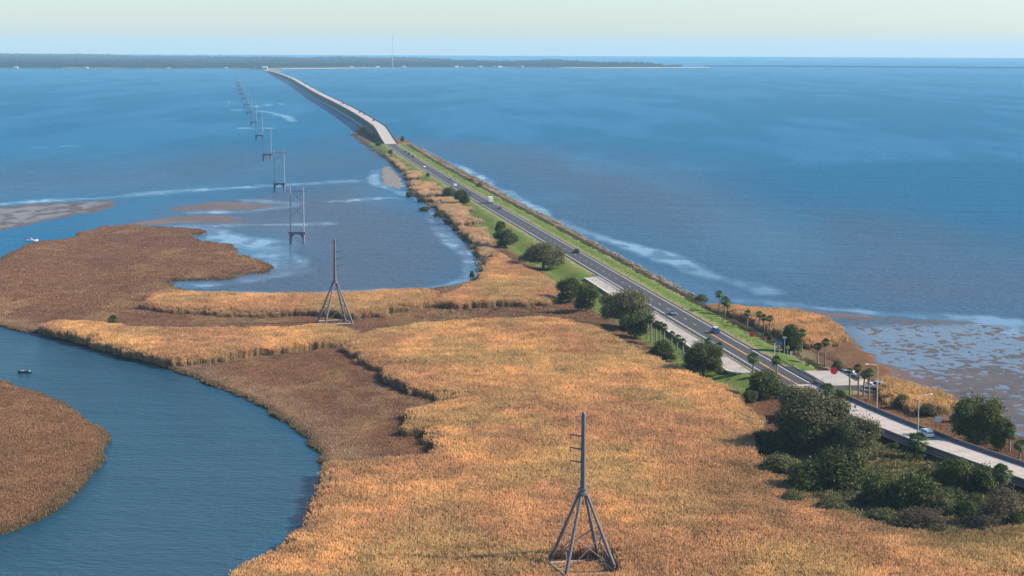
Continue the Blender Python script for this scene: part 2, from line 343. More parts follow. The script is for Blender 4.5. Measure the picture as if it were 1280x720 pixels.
for pts, wd in (([(-100, 262), (60, 251), (150, 246), (170, 243), (220, 239.5), (280, 235.5), (340, 231.5), (365, 231)], 9),
                ([(340, 231.5), (400, 229), (440, 226)], 12), ([(205, 284), (255, 289), (268, 298), (303, 304), (308, 317), (348, 327), (352, 338), (340, 343)], 15),
                ([(352, 338), (300, 350), (260, 354), (215, 356)], 9), ([(290, 367), (400, 366), (540, 360), (580, 350)], 5), ([(230, 283), (330, 281), (400, 280)], 8),
                ([(593, 345), (592, 322), (572, 300), (556, 284)], 6), ([(560, 300), (582, 322), (584, 345), (560, 356)], 3), ([(240, 266), (300, 265), (365, 258)], 9), ([(300, 250), (360, 254), (368, 258)], 10),
                ([(470, 213), (466, 228), (490, 238)], 4), ([(508, 240), (530, 252), (552, 278)], 6), ([(420, 252), (470, 248), (510, 247)], 5)):
    calm = np.maximum(calm, near_line(pts, wd) * (.72 + .28 * smooth(.35, .6, n4)) * (.45 + .55 * smooth(.34, .56, n5)))
for pts, wd in (([(560, 202), (600, 223), (650, 252), (690, 274), (720, 290)], 5), ([(690, 274), (715, 284), (790, 309), (840, 324), (865, 337), (915, 352), (962, 366)], 6.5), ([(845, 326), (868, 338), (915, 353), (962, 367)], 7),
                ([(930, 376), (1000, 383), (1100, 392), (1240, 401), (1300, 405)], 9), ([(1240, 405), (1275, 415), (1290, 440)], 10)):
    calm = np.maximum(calm, near_line(pts, wd) * (.72 + .28 * smooth(.35, .6, n4)) * (.45 + .55 * smooth(.34, .56, n5)))
shal = np.maximum(shal, .9 * mask([(1040, 400), (1240, 402), (1320, 420), (1700, 480), (1700, 700), (1290, 580), (1190, 515), (1090, 480)], 12))
calm = np.maximum(calm, .8 * mask([(1060, 410), (1240, 405), (1300, 420), (1700, 480), (1700, 600), (1290, 560), (1190, 505), (1100, 470)], 8))
calm = np.maximum(calm, .18 * mask([(760, 318), (850, 345), (930, 372), (880, 384), (800, 340)], 10))
for pts, wd in (([(292, 137.5), (320, 138), (340, 141), (356, 145), (366, 152)], 7), ([(318, 133), (345, 130.5), (362, 129)], 7), ([(296, 161), (322, 159.5), (350, 161)], 8), ([(48, 184), (72, 183.3), (100, 183)], 7), ([(276, 129), (292, 128)], 7)):
    calm = np.maximum(calm, .8 * near_line(pts, wd))
calm = np.maximum(calm, creek * (.30 + .2 * fbm(wx / 25, wy / 50, 73, 3)))
calm = np.maximum(calm, .45 * mask([(-60, 455), (40, 470), (150, 540), (130, 600), (60, 640), (150, 560), (60, 480), (-60, 440)], 4))
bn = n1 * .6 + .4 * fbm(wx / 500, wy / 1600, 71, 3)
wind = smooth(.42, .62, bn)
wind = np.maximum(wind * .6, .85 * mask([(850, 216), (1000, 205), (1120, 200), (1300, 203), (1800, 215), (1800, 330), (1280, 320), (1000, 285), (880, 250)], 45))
wm, nt, b = newmat('bay_water'); L = nt.links.new
def attr(k): return nd(nt, 'ShaderNodeAttribute', attribute_name=k).outputs['Fac']
mx = nd(nt, 'ShaderNodeMix', data_type='RGBA'); mx.inputs['A'].default_value = W_DEEP; mx.inputs['B'].default_value = W_SHAL
L(attr('shallow'), mx.inputs['Factor']); mx3 = nd(nt, 'ShaderNodeMix', data_type='RGBA', blend_type='MULTIPLY'); mx3.inputs['B'].default_value = (.80, .82, .84, 1); L(attr('wind'), mx3.inputs['Factor']); L(mx.outputs['Result'], mx3.inputs['A']); mx2 = nd(nt, 'ShaderNodeMix', data_type='RGBA'); mx2.inputs['B'].default_value = W_CREEK; L(attr('creek'), mx2.inputs['Factor']); L(mx3.outputs['Result'], mx2.inputs['A']); L(mx2.outputs['Result'], b.inputs['Base Color'])  # wind lanes: darker reflection of ruffled water painted into the base colour
def mr_(src, a, c, fa=0., fb=1.):
    n = nd(nt, 'ShaderNodeMapRange'); n.inputs['From Min'].default_value = fa; n.inputs['From Max'].default_value = fb
    n.inputs['To Min'].default_value = a; n.inputs['To Max'].default_value = c; L(src, n.inputs['Value']); return n.outputs['Result']
b.inputs['IOR'].default_value = 1.33; b.inputs['Specular IOR Level'].default_value = W_SPEC
geo = nd(nt, 'ShaderNodeNewGeometry')
def wave(sx, sy, det, rot=0):
    mp = nd(nt, 'ShaderNodeMapping'); mp.inputs['Scale'].default_value = (sx, sy, 1); mp.inputs['Rotation'].default_value = (0, 0, rot); L(geo.outputs['Position'], mp.inputs['Vector'])
    n = nd(nt, 'ShaderNodeTexNoise'); n.inputs['Scale'].default_value = 1; n.inputs['Detail'].default_value = det; n.inputs['Roughness'].default_value = .6; L(mp.outputs[0], n.inputs['Vector']); return n.outputs['Fac']
w1 = wave(.33, .95, 4, .12); w2 = wave(.02, .05, 3, -.1)
ad = nd(nt, 'ShaderNodeMath', operation='MULTIPLY_ADD'); ad.inputs[1].default_value = 2.0; L(w2, ad.inputs[0]); L(w1, ad.inputs[2])
bp = nd(nt, 'ShaderNodeBump'); bp.inputs['Distance'].default_value = W_BUMP; L(ad.outputs[0], bp.inputs['Height'])
L(mr_(attr('calm'), 1., .012), bp.inputs['Strength']); L(mr_(attr('calm'), W_SPEC, .75), b.inputs['Specular IOR Level']); L(bp.outputs['Normal'], b.inputs['Normal'])
rr = nd(nt, 'ShaderNodeMath', operation='MULTIPLY_ADD'); L(attr('wind'), rr.inputs[0]); rr.inputs[1].default_value = .10; L(mr_(attr('calm'), W_ROUGH, .06), rr.inputs[2]); L(rr.outputs[0], b.inputs['Roughness'])
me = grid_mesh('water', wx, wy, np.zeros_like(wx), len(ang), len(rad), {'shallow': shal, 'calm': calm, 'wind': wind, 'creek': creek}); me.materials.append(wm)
# close the middle
o = bpy.data.objects.new('water', me); COL.objects.link(o); tag(o, 'blue tidal bay water with calm pale slicks near the marsh', 'water', kind='structure')
# ------------------------------------------------------------------ reeds and marsh grass (one mass each)
def leaf_attr(me, vals):
    a_ = me.attributes.new('leafvar', 'FLOAT', 'POINT'); a_.data.foreach_set('value', np.asarray(vals, np.float32))
def tuft(name, n, rad, h, leaves, plume, mats, w=.045, lean=.25):
    m = MB(); lv = []
    for i in range(n):
        r = rad * math.sqrt(random.random()); t = random.uniform(0, 2 * PI); bx, by = r * math.cos(t), r * math.sin(t)
        v0 = len(m.v); sv = random.uniform(.72, 1.28); hh = h * random.uniform(.66, 1.0); q = random.uniform(0, 2 * PI); lx, ly = lean * hh * random.uniform(-.6, 1) * math.cos(q), lean * hh * random.uniform(-.6, 1) * math.sin(q)
        a = random.uniform(0, PI); cx, cy = math.cos(a) * w, math.sin(a) * w
        m.quad((bx - cx, by - cy, 0), (bx + cx, by + cy, 0), (bx + lx + cx * .5, by + ly + cy * .5, hh), (bx + lx - cx * .5, by + ly - cy * .5, hh))
        for k in range(leaves):
            zz = hh * random.uniform(.3, .85); a2 = random.uniform(0, 2 * PI); l = hh * random.uniform(.16, .26)
            sx, sy = bx + lx * zz / hh, by + ly * zz / hh; ca, sa = math.cos(a2), math.sin(a2); ww = w * 1.1
            m.quad((sx - sa * ww, sy + ca * ww, zz), (sx + sa * ww, sy - ca * ww, zz), (sx + ca * l, sy + sa * l, zz + l * random.uniform(-.2, .7)))
        if plume and random.random() < .8:
            pl = random.uniform(.35, .55); pw = random.uniform(.07, .115); tx, ty = bx + lx, by + ly; dx, dy = lx * .3 + random.uniform(-.1, .1), ly * .3 + random.uniform(-.1, .1)
            for a2 in (a, a + PI / 2):
                ca, sa = math.cos(a2) * pw, math.sin(a2) * pw
                m.quad((tx, ty, hh - .12), (tx + ca + dx * .4, ty + sa + dy * .4, hh + pl * .3), (tx + dx, ty + dy, hh + pl), (tx - ca + dx * .4, ty - sa + dy * .4, hh + pl * .3), m=1)
        lv += [sv] * (len(m.v) - v0)
    me = m.mesh(name, mats); leaf_attr(me, lv); o = bpy.data.objects.new(name, me); return o          # a pattern only, not linked to the scene
def scatter(name, protos, P, rz, scl, tint, label, cat, tilt=0.):
    n = len(P); me = bpy.data.meshes.new(name); me.vertices.add(n); me.vertices.foreach_set('co', P.astype(np.float32).ravel())
    rot = np.zeros((n, 3), np.float32); rot[:, 2] = rz
    if tilt: rot[:, 0] = rng.normal(0, tilt, n); rot[:, 1] = rng.normal(0, tilt, n)
    me.attributes.new('rot', 'FLOAT_VECTOR', 'POINT').data.foreach_set('vector', rot.ravel())
    me.attributes.new('scl', 'FLOAT_VECTOR', 'POINT').data.foreach_set('vector', scl.astype(np.float32).ravel())
    c = np.ones((n, 4), np.float32); c[:, :3] = tint; me.attributes.new('tint', 'FLOAT_COLOR', 'POINT').data.foreach_set('color', c.ravel())
    me.attributes.new('pick', 'INT', 'POINT').data.foreach_set('value', rng.integers(0, len(protos), n).astype(np.int32))
    me.update()
    o = bpy.data.objects.new(name, me); COL.objects.link(o); tag(o, label, cat, kind='stuff')
    ng = bpy.data.node_groups.new(name, 'GeometryNodeTree')
    ng.interface.new_socket('Geometry', in_out='INPUT', socket_type='NodeSocketGeometry'); ng.interface.new_socket('Geometry', in_out='OUTPUT', socket_type='NodeSocketGeometry')
    gi = ng.nodes.new('NodeGroupInput'); go = ng.nodes.new('NodeGroupOutput'); ip = ng.nodes.new('GeometryNodeInstanceOnPoints'); jn = ng.nodes.new('GeometryNodeJoinGeometry')
    for p in protos:
        oi = ng.nodes.new('GeometryNodeObjectInfo'); oi.inputs['Object'].default_value = p; oi.inputs['As Instance'].default_value = True
        ng.links.new(oi.outputs['Geometry'], jn.inputs[0])
    def na(k, t):
        q = ng.nodes.new('GeometryNodeInputNamedAttribute'); q.data_type = t; q.inputs['Name'].default_value = k; return q.outputs['Attribute']
    er = ng.nodes.new('FunctionNodeEulerToRotation'); ng.links.new(na('rot', 'FLOAT_VECTOR'), er.inputs[0])
    ng.links.new(gi.outputs[0], ip.inputs['Points']); ng.links.new(jn.outputs[0], ip.inputs['Instance']); ip.inputs['Pick Instance'].default_value = True
    ng.links.new(na('pick', 'INT'), ip.inputs['Instance Index']); ng.links.new(er.outputs[0], ip.inputs['Rotation']); ng.links.new(na('scl', 'FLOAT_VECTOR'), ip.inputs['Scale'])
    ng.links.new(ip.outputs[0], go.inputs[0])
    md = o.modifiers.new('scatter', 'NODES'); md.node_group = ng; return o
def jgrid(x0, x1, y0, y1, s):
    gx, gy = np.meshgrid(np.arange(x0, x1, s), np.arange(y0, y1, s)); n = gx.size
    return gx.ravel() + rng.uniform(-.5, .5, n) * s, gy.ravel() + rng.uniform(-.5, .5, n) * s
def in_view(x, y, m=.03):
    return np.abs(x / np.maximum(y, 1)) < 640 / FOC + m
stem_m = tintmat('reed_stem', (.80, .80, .80), .3, stemvar=True); plume_m = tintmat('reed_plume', (1.2, 1.17, 1.12), .35, stemvar=True); blade_m = tintmat('grass_blade', (1, 1, 1), .25)
reed_p = [tuft('reed_tuft', 24, .72, 2.6, 2, True, [stem_m, plume_m]) for _ in range(5)]
grass_p = [tuft('grass_tuft', 30, .66, .68, 0, False, [blade_m], w=.05, lean=.5) for _ in range(4)]
weed_p = [tuft('weed_tuft', 16, .5, 1.0, 2, False, [blade_m], w=.06, lean=.5) for _ in range(3)]
pts = []
for k, R in enumerate(REEDS):
    s = (.72, .64, .62, .72, .85, .72, .7)[k]
    X_, Y_ = jgrid(R[:, 0].min() - 2, R[:, 0].max() + 2, R[:, 1].min() - 2, R[:, 1].max() + 2, s)
    m = in_view(X_, Y_, .03 if k != 2 else .09) & (Y_ > 280); X_, Y_ = X_[m], Y_[m]
    m = inside(R, X_ + (fbm(X_ / 9, Y_ / 12, 81, 4) - .5) * 9, Y_ + (fbm(X_ / 9, Y_ / 12, 83, 4) - .5) * 16); pts.append(np.stack([X_[m], Y_[m], np.full(m.sum(), k)], 1))
P = np.concatenate(pts); z_, dl_, dr_, _w = terrain(P[:, 0], P[:, 1])
TOWERS = [(float(q[0]), float(q[1])) for q in (at(728, 715, .5), at(419, 406, .5))]
clear = np.zeros(len(P), bool)
for tx, ty in TOWERS: clear |= (np.abs(P[:, 0] - tx) < 6.2) & (P[:, 1] < ty + 5.5) & (P[:, 1] > ty - 10.5)
keep = (dl_ > .4) & (dr_ > 6.5) & (z_ > .25); P = P[keep]; z_ = z_[keep]; clear = clear[keep]; n = len(P); k_ = P[:, 2]
big = fbm(P[:, 0] / 22, P[:, 1] / 40, 91, 4); fine = fbm(P[:, 0] / 3, P[:, 1] / 4, 95, 3); olive = fbm(P[:, 0] / 16, P[:, 1] / 30, 99, 3)
tint = np.array(R_GOLD) + np.zeros((n, 3))
def blend(t, m, col): return t * (1 - m[:, None]) + np.array(col) * m[:, None]
tint = blend(tint, smooth(.36, .66, big) * .7, R_BROWN)
tint = blend(tint, smooth(.48, .70, olive) * .45, R_OLIVE)
tint = blend(tint, np.where(k_ == 4, .55, 0.), (.56, .42, .28))
tint = blend(tint, np.where(k_ == 5, .25 + .6 * smooth(115, 145, P[:, 0] + (big - .5) * 30), 0.), (.34, .20, .12))
tint = blend(tint, np.where(k_ == 6, .25, 0.), (.30, .24, .09))
se = smooth(250, 90, np.hypot(P[:, 0] - 92, (P[:, 1] - 358) * 1.6)) * 0
shr = smooth(30, 8, dist_line(gp([(1000, 622), (1080, 652), (1170, 668), (1260, 650)]), P[:, 0], P[:, 1]))
tint = blend(tint, shr * .7 * smooth(.3, .6, olive + .12), (.15, .13, .055))
tint *= (1 + (fine - .5) * .55)[:, None] * (.86 + .28 * fbm(P[:, 0] / 9, P[:, 1] / 6, 127, 3))[:, None] * rng.uniform(.9, 1.1, n)[:, None]
hs = (.82 + .36 * fbm(P[:, 0] / 10, P[:, 1] / 10, 103, 3)) * rng.uniform(.9, 1.1, n) * np.where(k_ == 4, .85, 1.)
hs *= 1 - .35 * shr
edge = np.zeros(n)
for k, R in enumerate(REEDS):
    q = k_ == k; edge[q] = np.maximum(sdf(R, P[q, 0], P[q, 1]), -3) + (fbm(P[q, 0] / 4, P[q, 1] / 4, 107, 2) - .5) * 5
keep = (rng.random(n) > np.where(k_ == 4, 1.5 * smooth(.45, .62, fbm(P[:, 0] / 9, P[:, 1] / 22, 149, 3)), 0.)) & (rng.random(n) < .22 + .78 * smooth(-1.5, 4.5, edge + (fbm(P[:, 0] / 2, P[:, 1] / 2, 109, 2) - .5) * 5)); hs *= np.where(clear, .28, 1.) * (.70 + .30 * smooth(-2, 4, edge)); tint = blend(tint, smooth(4, -1, edge) * .3, (.40, .28, .15))
ws = rng.uniform(.9, 1.25, n) * np.where(k_ == 4, 1.4, 1.)
P, z_, hs, ws, tint = P[keep], z_[keep], hs[keep], ws[keep], tint[keep]; n = len(P)
scatter('tall_reeds', reed_p, np.stack([P[:, 0], P[:, 1], z_ - .05], 1), rng.uniform(0, 2 * PI, n), np.stack([ws, ws, hs], 1), tint, 'tall golden brown reeds with pale plumes filling the marsh', 'reeds', .06)
print('reeds', n)
# low marsh grass on the rest of the marsh
X1, Y1 = jgrid(-210, 170, 288, 640, .72); m = in_view(X1, Y1, .07); X1, Y1 = X1[m], Y1[m]
X2, Y2 = jgrid(-330, 60, 640, 990, 1.15); m = in_view(X2, Y2, .02); X2, Y2 = X2[m], Y2[m]
x = np.concatenate([X1, X2]); y = np.concatenate([Y1, Y2]); fars = np.concatenate([np.zeros(len(X1)), np.ones(len(X2))])
m = np.zeros(len(x), bool)
for R in REEDS: m |= inside(R, x, y)
m = ~m
for tx, ty in TOWERS: m |= (np.abs(x - tx) < 6.5) & (y < ty + 6) & (y > ty - 10)
x, y, fars = x[m], y[m], fars[m]
z_, dl_, dr_, _w = terrain(x, y); bare = smooth(-2, 4, sdf(BARE, x, y))
mrim = sdf(MUDRIM, x, y)
m = (dl_ > -.2) & (z_ > .1) & ((dr_ > 24) | ((y < 497) & (dr_ > 7.))) & (rng.random(len(x)) > bare * .8) & (mrim < -2)
x, y, z_, fars, dl_ = x[m], y[m], z_[m], fars[m], dl_[m]; n = len(x)
big = fbm(x / 18, y / 40, 111, 4); fine = fbm(x / 3, y / 5, 115, 3); oli = fbm(x / 12, y / 25, 119, 3)
tint = np.array(G_BROWN) + np.zeros((n, 3))
tint = blend(tint, smooth(.40, .66, big), G_MAUVE); tint = blend(tint, smooth(.56, .72, oli) * .6, G_STRAW)
isl = smooth(-5, 5, sdf(ISLE, x, y)); tint = blend(tint, isl * .8, G_ISLE)
tint = blend(tint, smooth(16, 6, dl_) * (1 - isl) * (1 - fars) * .7, (.36, .235, .145)); tint = blend(tint, smooth(3.5, .8, dl_) * .6, (.13, .10, .045))
tint *= (1 + (fine - .5) * .5)[:, None] * rng.uniform(.9, 1.1, n)[:, None]
hs = (.5 + .5 * fbm(x / 6, y / 8, 123, 3)) * rng.uniform(.8, 1.2, n) * (1 + .5 * isl) * (1 + .25 * fars); ws = rng.uniform(.9, 1.3, n) * (1 + .6 * fars)
scatter('marsh_grass', grass_p, np.stack([x, y, z_ - .04], 1), rng.uniform(0, 2 * PI, n), np.stack([ws, ws, hs], 1), tint, 'short brown marsh grass between the creek and the reeds', 'marsh grass', .1)
print('grass', n)
# weeds along the rocky seaward rim of the causeway, and on the lagoon shore
t = rng.uniform(520, 1770, 9000); d_ = rng.normal(15.9, 1.0, 9000)
sl = road_slope(t); nn_ = np.hypot(1, sl); x = road_x(t) + d_ / nn_; y = t - sl * d_ / nn_
t2 = rng.uniform(505, 1740, 2600); d2 = rng.uniform(7, 20, 2600) * np.where(rng.random(2600) < .5, -1, .7); sl = road_slope(t2)
x = np.concatenate([x, road_x(t2) + d2]); y = np.concatenate([y, t2 - sl * d2])
TH = gp([(940, 545), (1010, 545), (1100, 560), (1160, 575), (1290, 625), (1290, 668), (1180, 672), (1060, 650), (985, 625), (945, 590)], .5); x3, y3 = jgrid(TH[:, 0].min(), TH[:, 0].max(), TH[:, 1].min(), TH[:, 1].max(), .9); m3 = inside(TH, x3, y3); x3, y3 = x3[m3], y3[m3]
x = np.concatenate([x, x3]); y = np.concatenate([y, y3]); thick = np.concatenate([np.zeros(len(x) - len(x3)), np.ones(len(x3))])
z_, dl_, dr_, _w = terrain(x, y); m = ((z_ > .3) & (dr_ > 5.4)) & (rng.random(len(x)) < thick * .8 + .25 + 1.2 * smooth(.4, .65, fbm(x / 8, y / 30, 131, 3))); x, y, z_, thick = x[m], y[m], z_[m], thick[m]; n = len(x)
side = road_side(x, y); tint = np.where((side > 12.5)[:, None], np.array([.105, .105, .045]), np.array([.10, .125, .035])) * rng.uniform(.7, 1.3, n)[:, None]
tint = np.where(thick[:, None] > .5, np.where((rng.random(n) < .6)[:, None], np.array([.115, .125, .045]), np.array([.26, .19, .10])) * rng.uniform(.6, 1.3, n)[:, None], tint)
sc = rng.uniform(.5, 1.0, n) * np.where(thick > .5, 1.7, np.where(side > 12.5, .8, .45))
scatter('shore_weeds', weed_p, np.stack([x, y, z_ - .05], 1), rng.uniform(0, 2 * PI, n), np.stack([sc * 1.5, sc * 1.5, sc], 1), tint, 'dry brownish weeds along the rocky rim of the causeway', 'weeds', .1)
# ---- riprap
def rock_proto(seed):
    r = random.Random(seed); bm = bmesh.new(); bmesh.ops.create_icosphere(bm, subdivisions=1, radius=.5)
    for v in bm.verts: v.co *= r.uniform(.7, 1.25); v.co.z *= .7
    me = bpy.data.meshes.new('rock'); bm.to_mesh(me); bm.free(); me.materials.append(tintmat('rock_face', (1, 1, 1), 0)); return bpy.data.objects.new('rock', me)
rocks = [rock_proto(i) for i in range(5)]
def along(P, n, sd):
    seg = np.hypot(*(P[1:] - P[:-1]).T); c = np.concatenate([[0], np.cumsum(seg)]); t = rng.uniform(0, c[-1], n)
    return np.stack([np.interp(t, c, P[:, 0]), np.interp(t, c, P[:, 1])], 1) + rng.normal(0, sd, (n, 2))
rim = gp([(525, 184.5), (560, 204.5), (600, 225), (650, 254.5), (680, 269.5), (712.5, 287), (760, 313.5), (795, 332), (832.5, 351), (867.5, 370)])
lee = gp([(441, 168), (452, 177), (470, 190), (488, 202), (503, 216), (512, 228), (517, 243)])
lee2 = gp([(517, 243), (530, 251), (548, 264), (560, 274), (575, 291), (590, 307), (600, 321), (603, 338)])
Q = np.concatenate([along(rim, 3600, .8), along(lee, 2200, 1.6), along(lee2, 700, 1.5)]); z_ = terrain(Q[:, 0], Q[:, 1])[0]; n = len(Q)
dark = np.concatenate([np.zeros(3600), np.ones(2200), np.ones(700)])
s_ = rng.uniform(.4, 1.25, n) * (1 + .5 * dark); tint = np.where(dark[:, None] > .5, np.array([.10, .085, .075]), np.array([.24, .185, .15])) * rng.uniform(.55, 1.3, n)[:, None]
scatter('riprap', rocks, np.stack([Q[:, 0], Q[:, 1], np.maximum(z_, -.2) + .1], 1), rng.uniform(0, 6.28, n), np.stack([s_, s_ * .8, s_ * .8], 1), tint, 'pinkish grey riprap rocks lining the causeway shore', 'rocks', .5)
# ------------------------------------------------------------------ trees
LEAF = leafmat('evergreen_leaf', L_DARK, L_LIGHT); LEAFG = leafmat('grey_green_leaf', L_GDARK, L_GLIGHT); TWIG = leafmat('dry_twig', (.055, .042, .028), (.16, .122, .075), .1, .9)
BARK = mat('bark', (.12, .095, .075), .95, .2, 2.5, .4); PALMBARK = mat('palm_bark', (.21, .18, .15), .95, .15, 4, .5); FROND = leafmat('palm_frond', (.028, .05, .015), (.10, .15, .04)); DEADFROND = mat('dead_frond', (.22, .16, .09), .9, .15, 5)
def crown_mesh(name, lobes, nclump, per, leaf, mt, spread=.55, twig=False, seed=0):
    r = np.random.default_rng(seed); vol = np.array([l[3] * l[4] * l[5] for l in lobes]) ** (2 / 3); pl = vol / vol.sum()
    li = r.choice(len(lobes), nclump, p=pl); lo = np.array(lobes)[li]
    d = r.normal(0, 1, (nclump, 3)); d[:, 2] = np.abs(d[:, 2]) * .9 - .25 * r.random(nclump); d /= np.linalg.norm(d, axis=1)[:, None]
    rr_ = r.uniform(.45, 1.0, nclump) ** .45 * (1 + .13 * r.normal(0, 1, nclump))
    C = lo[:, :3] + d * lo[:, 3:6] * rr_[:, None]; cb = np.clip(r.normal(.42, .24, nclump), 0, 1)
    c = np.repeat(C, per, 0) + r.normal(0, spread, (nclump * per, 3)) * np.array([1, 1, .7]); nd_ = np.repeat(d, per, 0) + r.normal(0, .8, (nclump * per, 3)) + np.array([0, 0, .5])
    c[:, 2] = np.maximum(c[:, 2], .1)
    nd_ /= np.linalg.norm(nd_, axis=1)[:, None]; u = np.cross(nd_, r.normal(0, 1, nd_.shape)); u /= np.linalg.norm(u, axis=1)[:, None]; v = np.cross(nd_, u)
    s = leaf * r.uniform(.6, 1.35, len(c))[:, None]; k = .12 if twig else .55
    V = np.stack([c - u * s, c - v * s * k, c + u * s, c + v * s * k], 1).reshape(-1, 3)
    F = np.arange(len(V)).reshape(-1, 4); me = bpy.data.meshes.new(name); me.from_pydata(V.tolist(), [], F.tolist()); me.materials.append(mt)
    leaf_attr(me, np.repeat(np.clip(np.repeat(cb, per) + r.normal(0, .15, len(c)), 0, 1), 4)); return me
def trunk_mesh(name, h, r, spread, n=4, seed=0):
    m = MB(); rd = random.Random(seed); m.tube([(0, 0, -.3), (0.05, 0, h * .3), (.1, .05, h * .5)], [r * 1.2, r, r * .8], 8)
    for i in range(n):
        a = 2 * PI * i / n + rd.uniform(-.4, .4); s = spread * rd.uniform(.6, 1)
        m.tube([(.06, .02, h * rd.uniform(.25, .45)), (math.cos(a) * s * .5, math.sin(a) * s * .5, h * .65), (math.cos(a) * s, math.sin(a) * s, h * rd.uniform(.8, .95))], [r * .65, r * .4, r * .12], 6)
    return m.mesh(name, BARK)
# patterns are 10 m wide; (crown, trunk, height)
def lobes(n, seed, h, low=.12, w=5.0, flat=1.):
    r = random.Random(seed); L_ = [(0, 0, h * .52, w * .64, w * .64, h * .47)]
    for i in range(n):
        a = 2 * PI * i / n + r.uniform(-.5, .5); q = w * r.uniform(.42, .62); s = w * r.uniform(.28, .45)
        L_.append((math.cos(a) * q, math.sin(a) * q, h * r.uniform(low + .25, .70), s, s, h * r.uniform(.2, .32)))
    return L_
PRO = {}
def pro(k, h, n, clumps, per, leaf, mt, tr, seed, low=.12, spread=.5, twig=False):
    PRO[k] = (crown_mesh('crown', lobes(n, seed, h, low), clumps, per, leaf, mt, spread, twig, seed), trunk_mesh('trunk', h * .95, tr, 3.4, 5, seed), h)
pro('oak', 7.2, 9, 820, 13, .30, LEAF, .38, 3, low=-.12); pro('oak2', 6.8, 8, 780, 13, .30, LEAF, .35, 5, low=-.12); pro('grey', 7.0, 11, 1100, 12, .29, LEAFG, .35, 8, low=-.12, spread=.45)
pro('bush', 6.0, 9, 900, 13, .22, LEAF, .25, 12, low=-.1, spread=.42); pro('bush2', 5.2, 10, 900, 13, .22, LEAF, .25, 17, low=-.1, spread=.42); pro('bushg', 5.6, 10, 950, 12, .21, LEAFG, .25, 23, low=-.1, spread=.42)
pro('twigs', 7.5, 6, 420, 9, .55, TWIG, .2, 29, low=-.1, spread=.7, twig=True)
pro('bigoak', 7.2, 12, 1700, 15, .17, LEAF, .34, 51, low=-.12, spread=.36); pro('biggrey', 7.0, 14, 2300, 14, .16, LEAFG, .3, 57, low=-.12, spread=.36); pro('biggrey2', 6.8, 12, 2000, 14, .16, LEAFG, .3, 61, low=-.12, spread=.36)
def palm_mesh(seed, nf=34, R_=1.75):
    r = random.Random(seed); m = MB(); var = []
    for i in range(nf):
        a = 2 * PI * i * .381966 + r.uniform(-.2, .2); e = math.radians(80 - 125 * (i / nf) + r.uniform(-10, 10)); l = R_ * r.uniform(.85, 1.1)
        d = Vector((math.cos(a) * math.cos(e), math.sin(a) * math.cos(e), math.sin(e))); s = d.cross(Vector((0, 0, 1))).normalized(); up = s.cross(d)
        p0 = Vector((0, 0, 0)); p1 = d * l * .45; b_ = len(m.v); m.quad(p0 - s * .03, p0 + s * .03, p1 + s * .03, p1 - s * .03)
        for k in range(9):
            t = (k - 4) / 4; dd_ = (d * math.cos(t * 1.25) + s * math.sin(t * 1.25)); tip = p1 + dd_ * l * .6 * (1 - .18 * abs(t)) - Vector((0, 0, .22 * l)) + up * .08 * (1 - abs(t))
            sd = dd_.cross(up).normalized() * .085; mid = p1 + dd_ * l * .32 + up * .05
            m.quad(p1, mid - sd, tip, mid + sd)
        var += [min(1, max(0, r.gauss(.45, .2)))] * (len(m.v) - b_)
    me = m.mesh('crown', FROND); leaf_attr(me, var); return me
def skirt_mesh(seed):
    r = random.Random(seed); m = MB()
    for i in range(16):
        a = r.uniform(0, 2 * PI); l = r.uniform(.6, 1.1); o_ = Vector((math.cos(a), math.sin(a), 0)); s = Vector((-o_.y, o_.x, 0)) * .13
        m.quad(o_ * .15, o_ * .45 - s + Vector((0, 0, -l * .5)), o_ * .38 + Vector((0, 0, -l)), o_ * .45 + s + Vector((0, 0, -l * .5)))
    return m.mesh('dead_fronds', DEADFROND)
PCR = [palm_mesh(i) for i in (1, 2, 3)]; PSK = [skirt_mesh(i) for i in (4, 5)]
def palm(pxx, crown_y, base_y, wpx, label, group=None):
    zb = .6; X_, Y_ = at(pxx, base_y, zb); X_, Y_ = float(X_), float(Y_); zb = gz(X_, Y_); u = Y_ / FOC
    h = max(1.2, (base_y - crown_y) * u * 1.01); s = wpx * u / 3.3
    t = thing('palm_tree', label, 'palm tree', (X_, Y_, zb), random.uniform(0, 6.28), group)
    m = MB(); bx, by = random.uniform(-.35, .35), random.uniform(-.35, .35); n_ = 7
    m.tube([(bx * (i / n_) ** 2, by * (i / n_) ** 2, -.3 + (h + .3) * i / n_) for i in range(n_ + 1)], [.24 - .06 * (i / n_) + .02 * (i % 2) for i in range(n_ + 1)], 9)
    tr = m.build('trunk', PALMBARK, t)
    c = part('crown', random.choice(PCR), t); c.location = (bx, by, h); c.scale = (s, s, s * .95)
    k = part('dead_fronds', random.choice(PSK), t); k.location = (bx, by, h - .1); k.scale = (s, s, s); return t
def tree(kind, pxx, base_y, wpx, hpx, label, name='tree', cat='tree', group=None, sink=.0):
    X_, Y_ = at(pxx, base_y, .6); X_, Y_ = float(X_), float(Y_); u = Y_ / FOC; w = wpx * u; h = hpx * u; Y_ += w * .3; X_ *= (Y_ / (Y_ - w * .3)); zb = gz(X_, Y_)
    cr, tr, ph = PRO[kind]; t = thing(name, label, cat, (X_, Y_, max(zb, .0) - sink), random.uniform(0, 6.28), group)
    a = w / 10.4; hz = h / ph * .98
    c = part('crown', cr, t); k = part('trunk' if cat == 'tree' else 'stem', tr, t)
    for q in (c, k): q.scale = (a, a, hz)
    return t
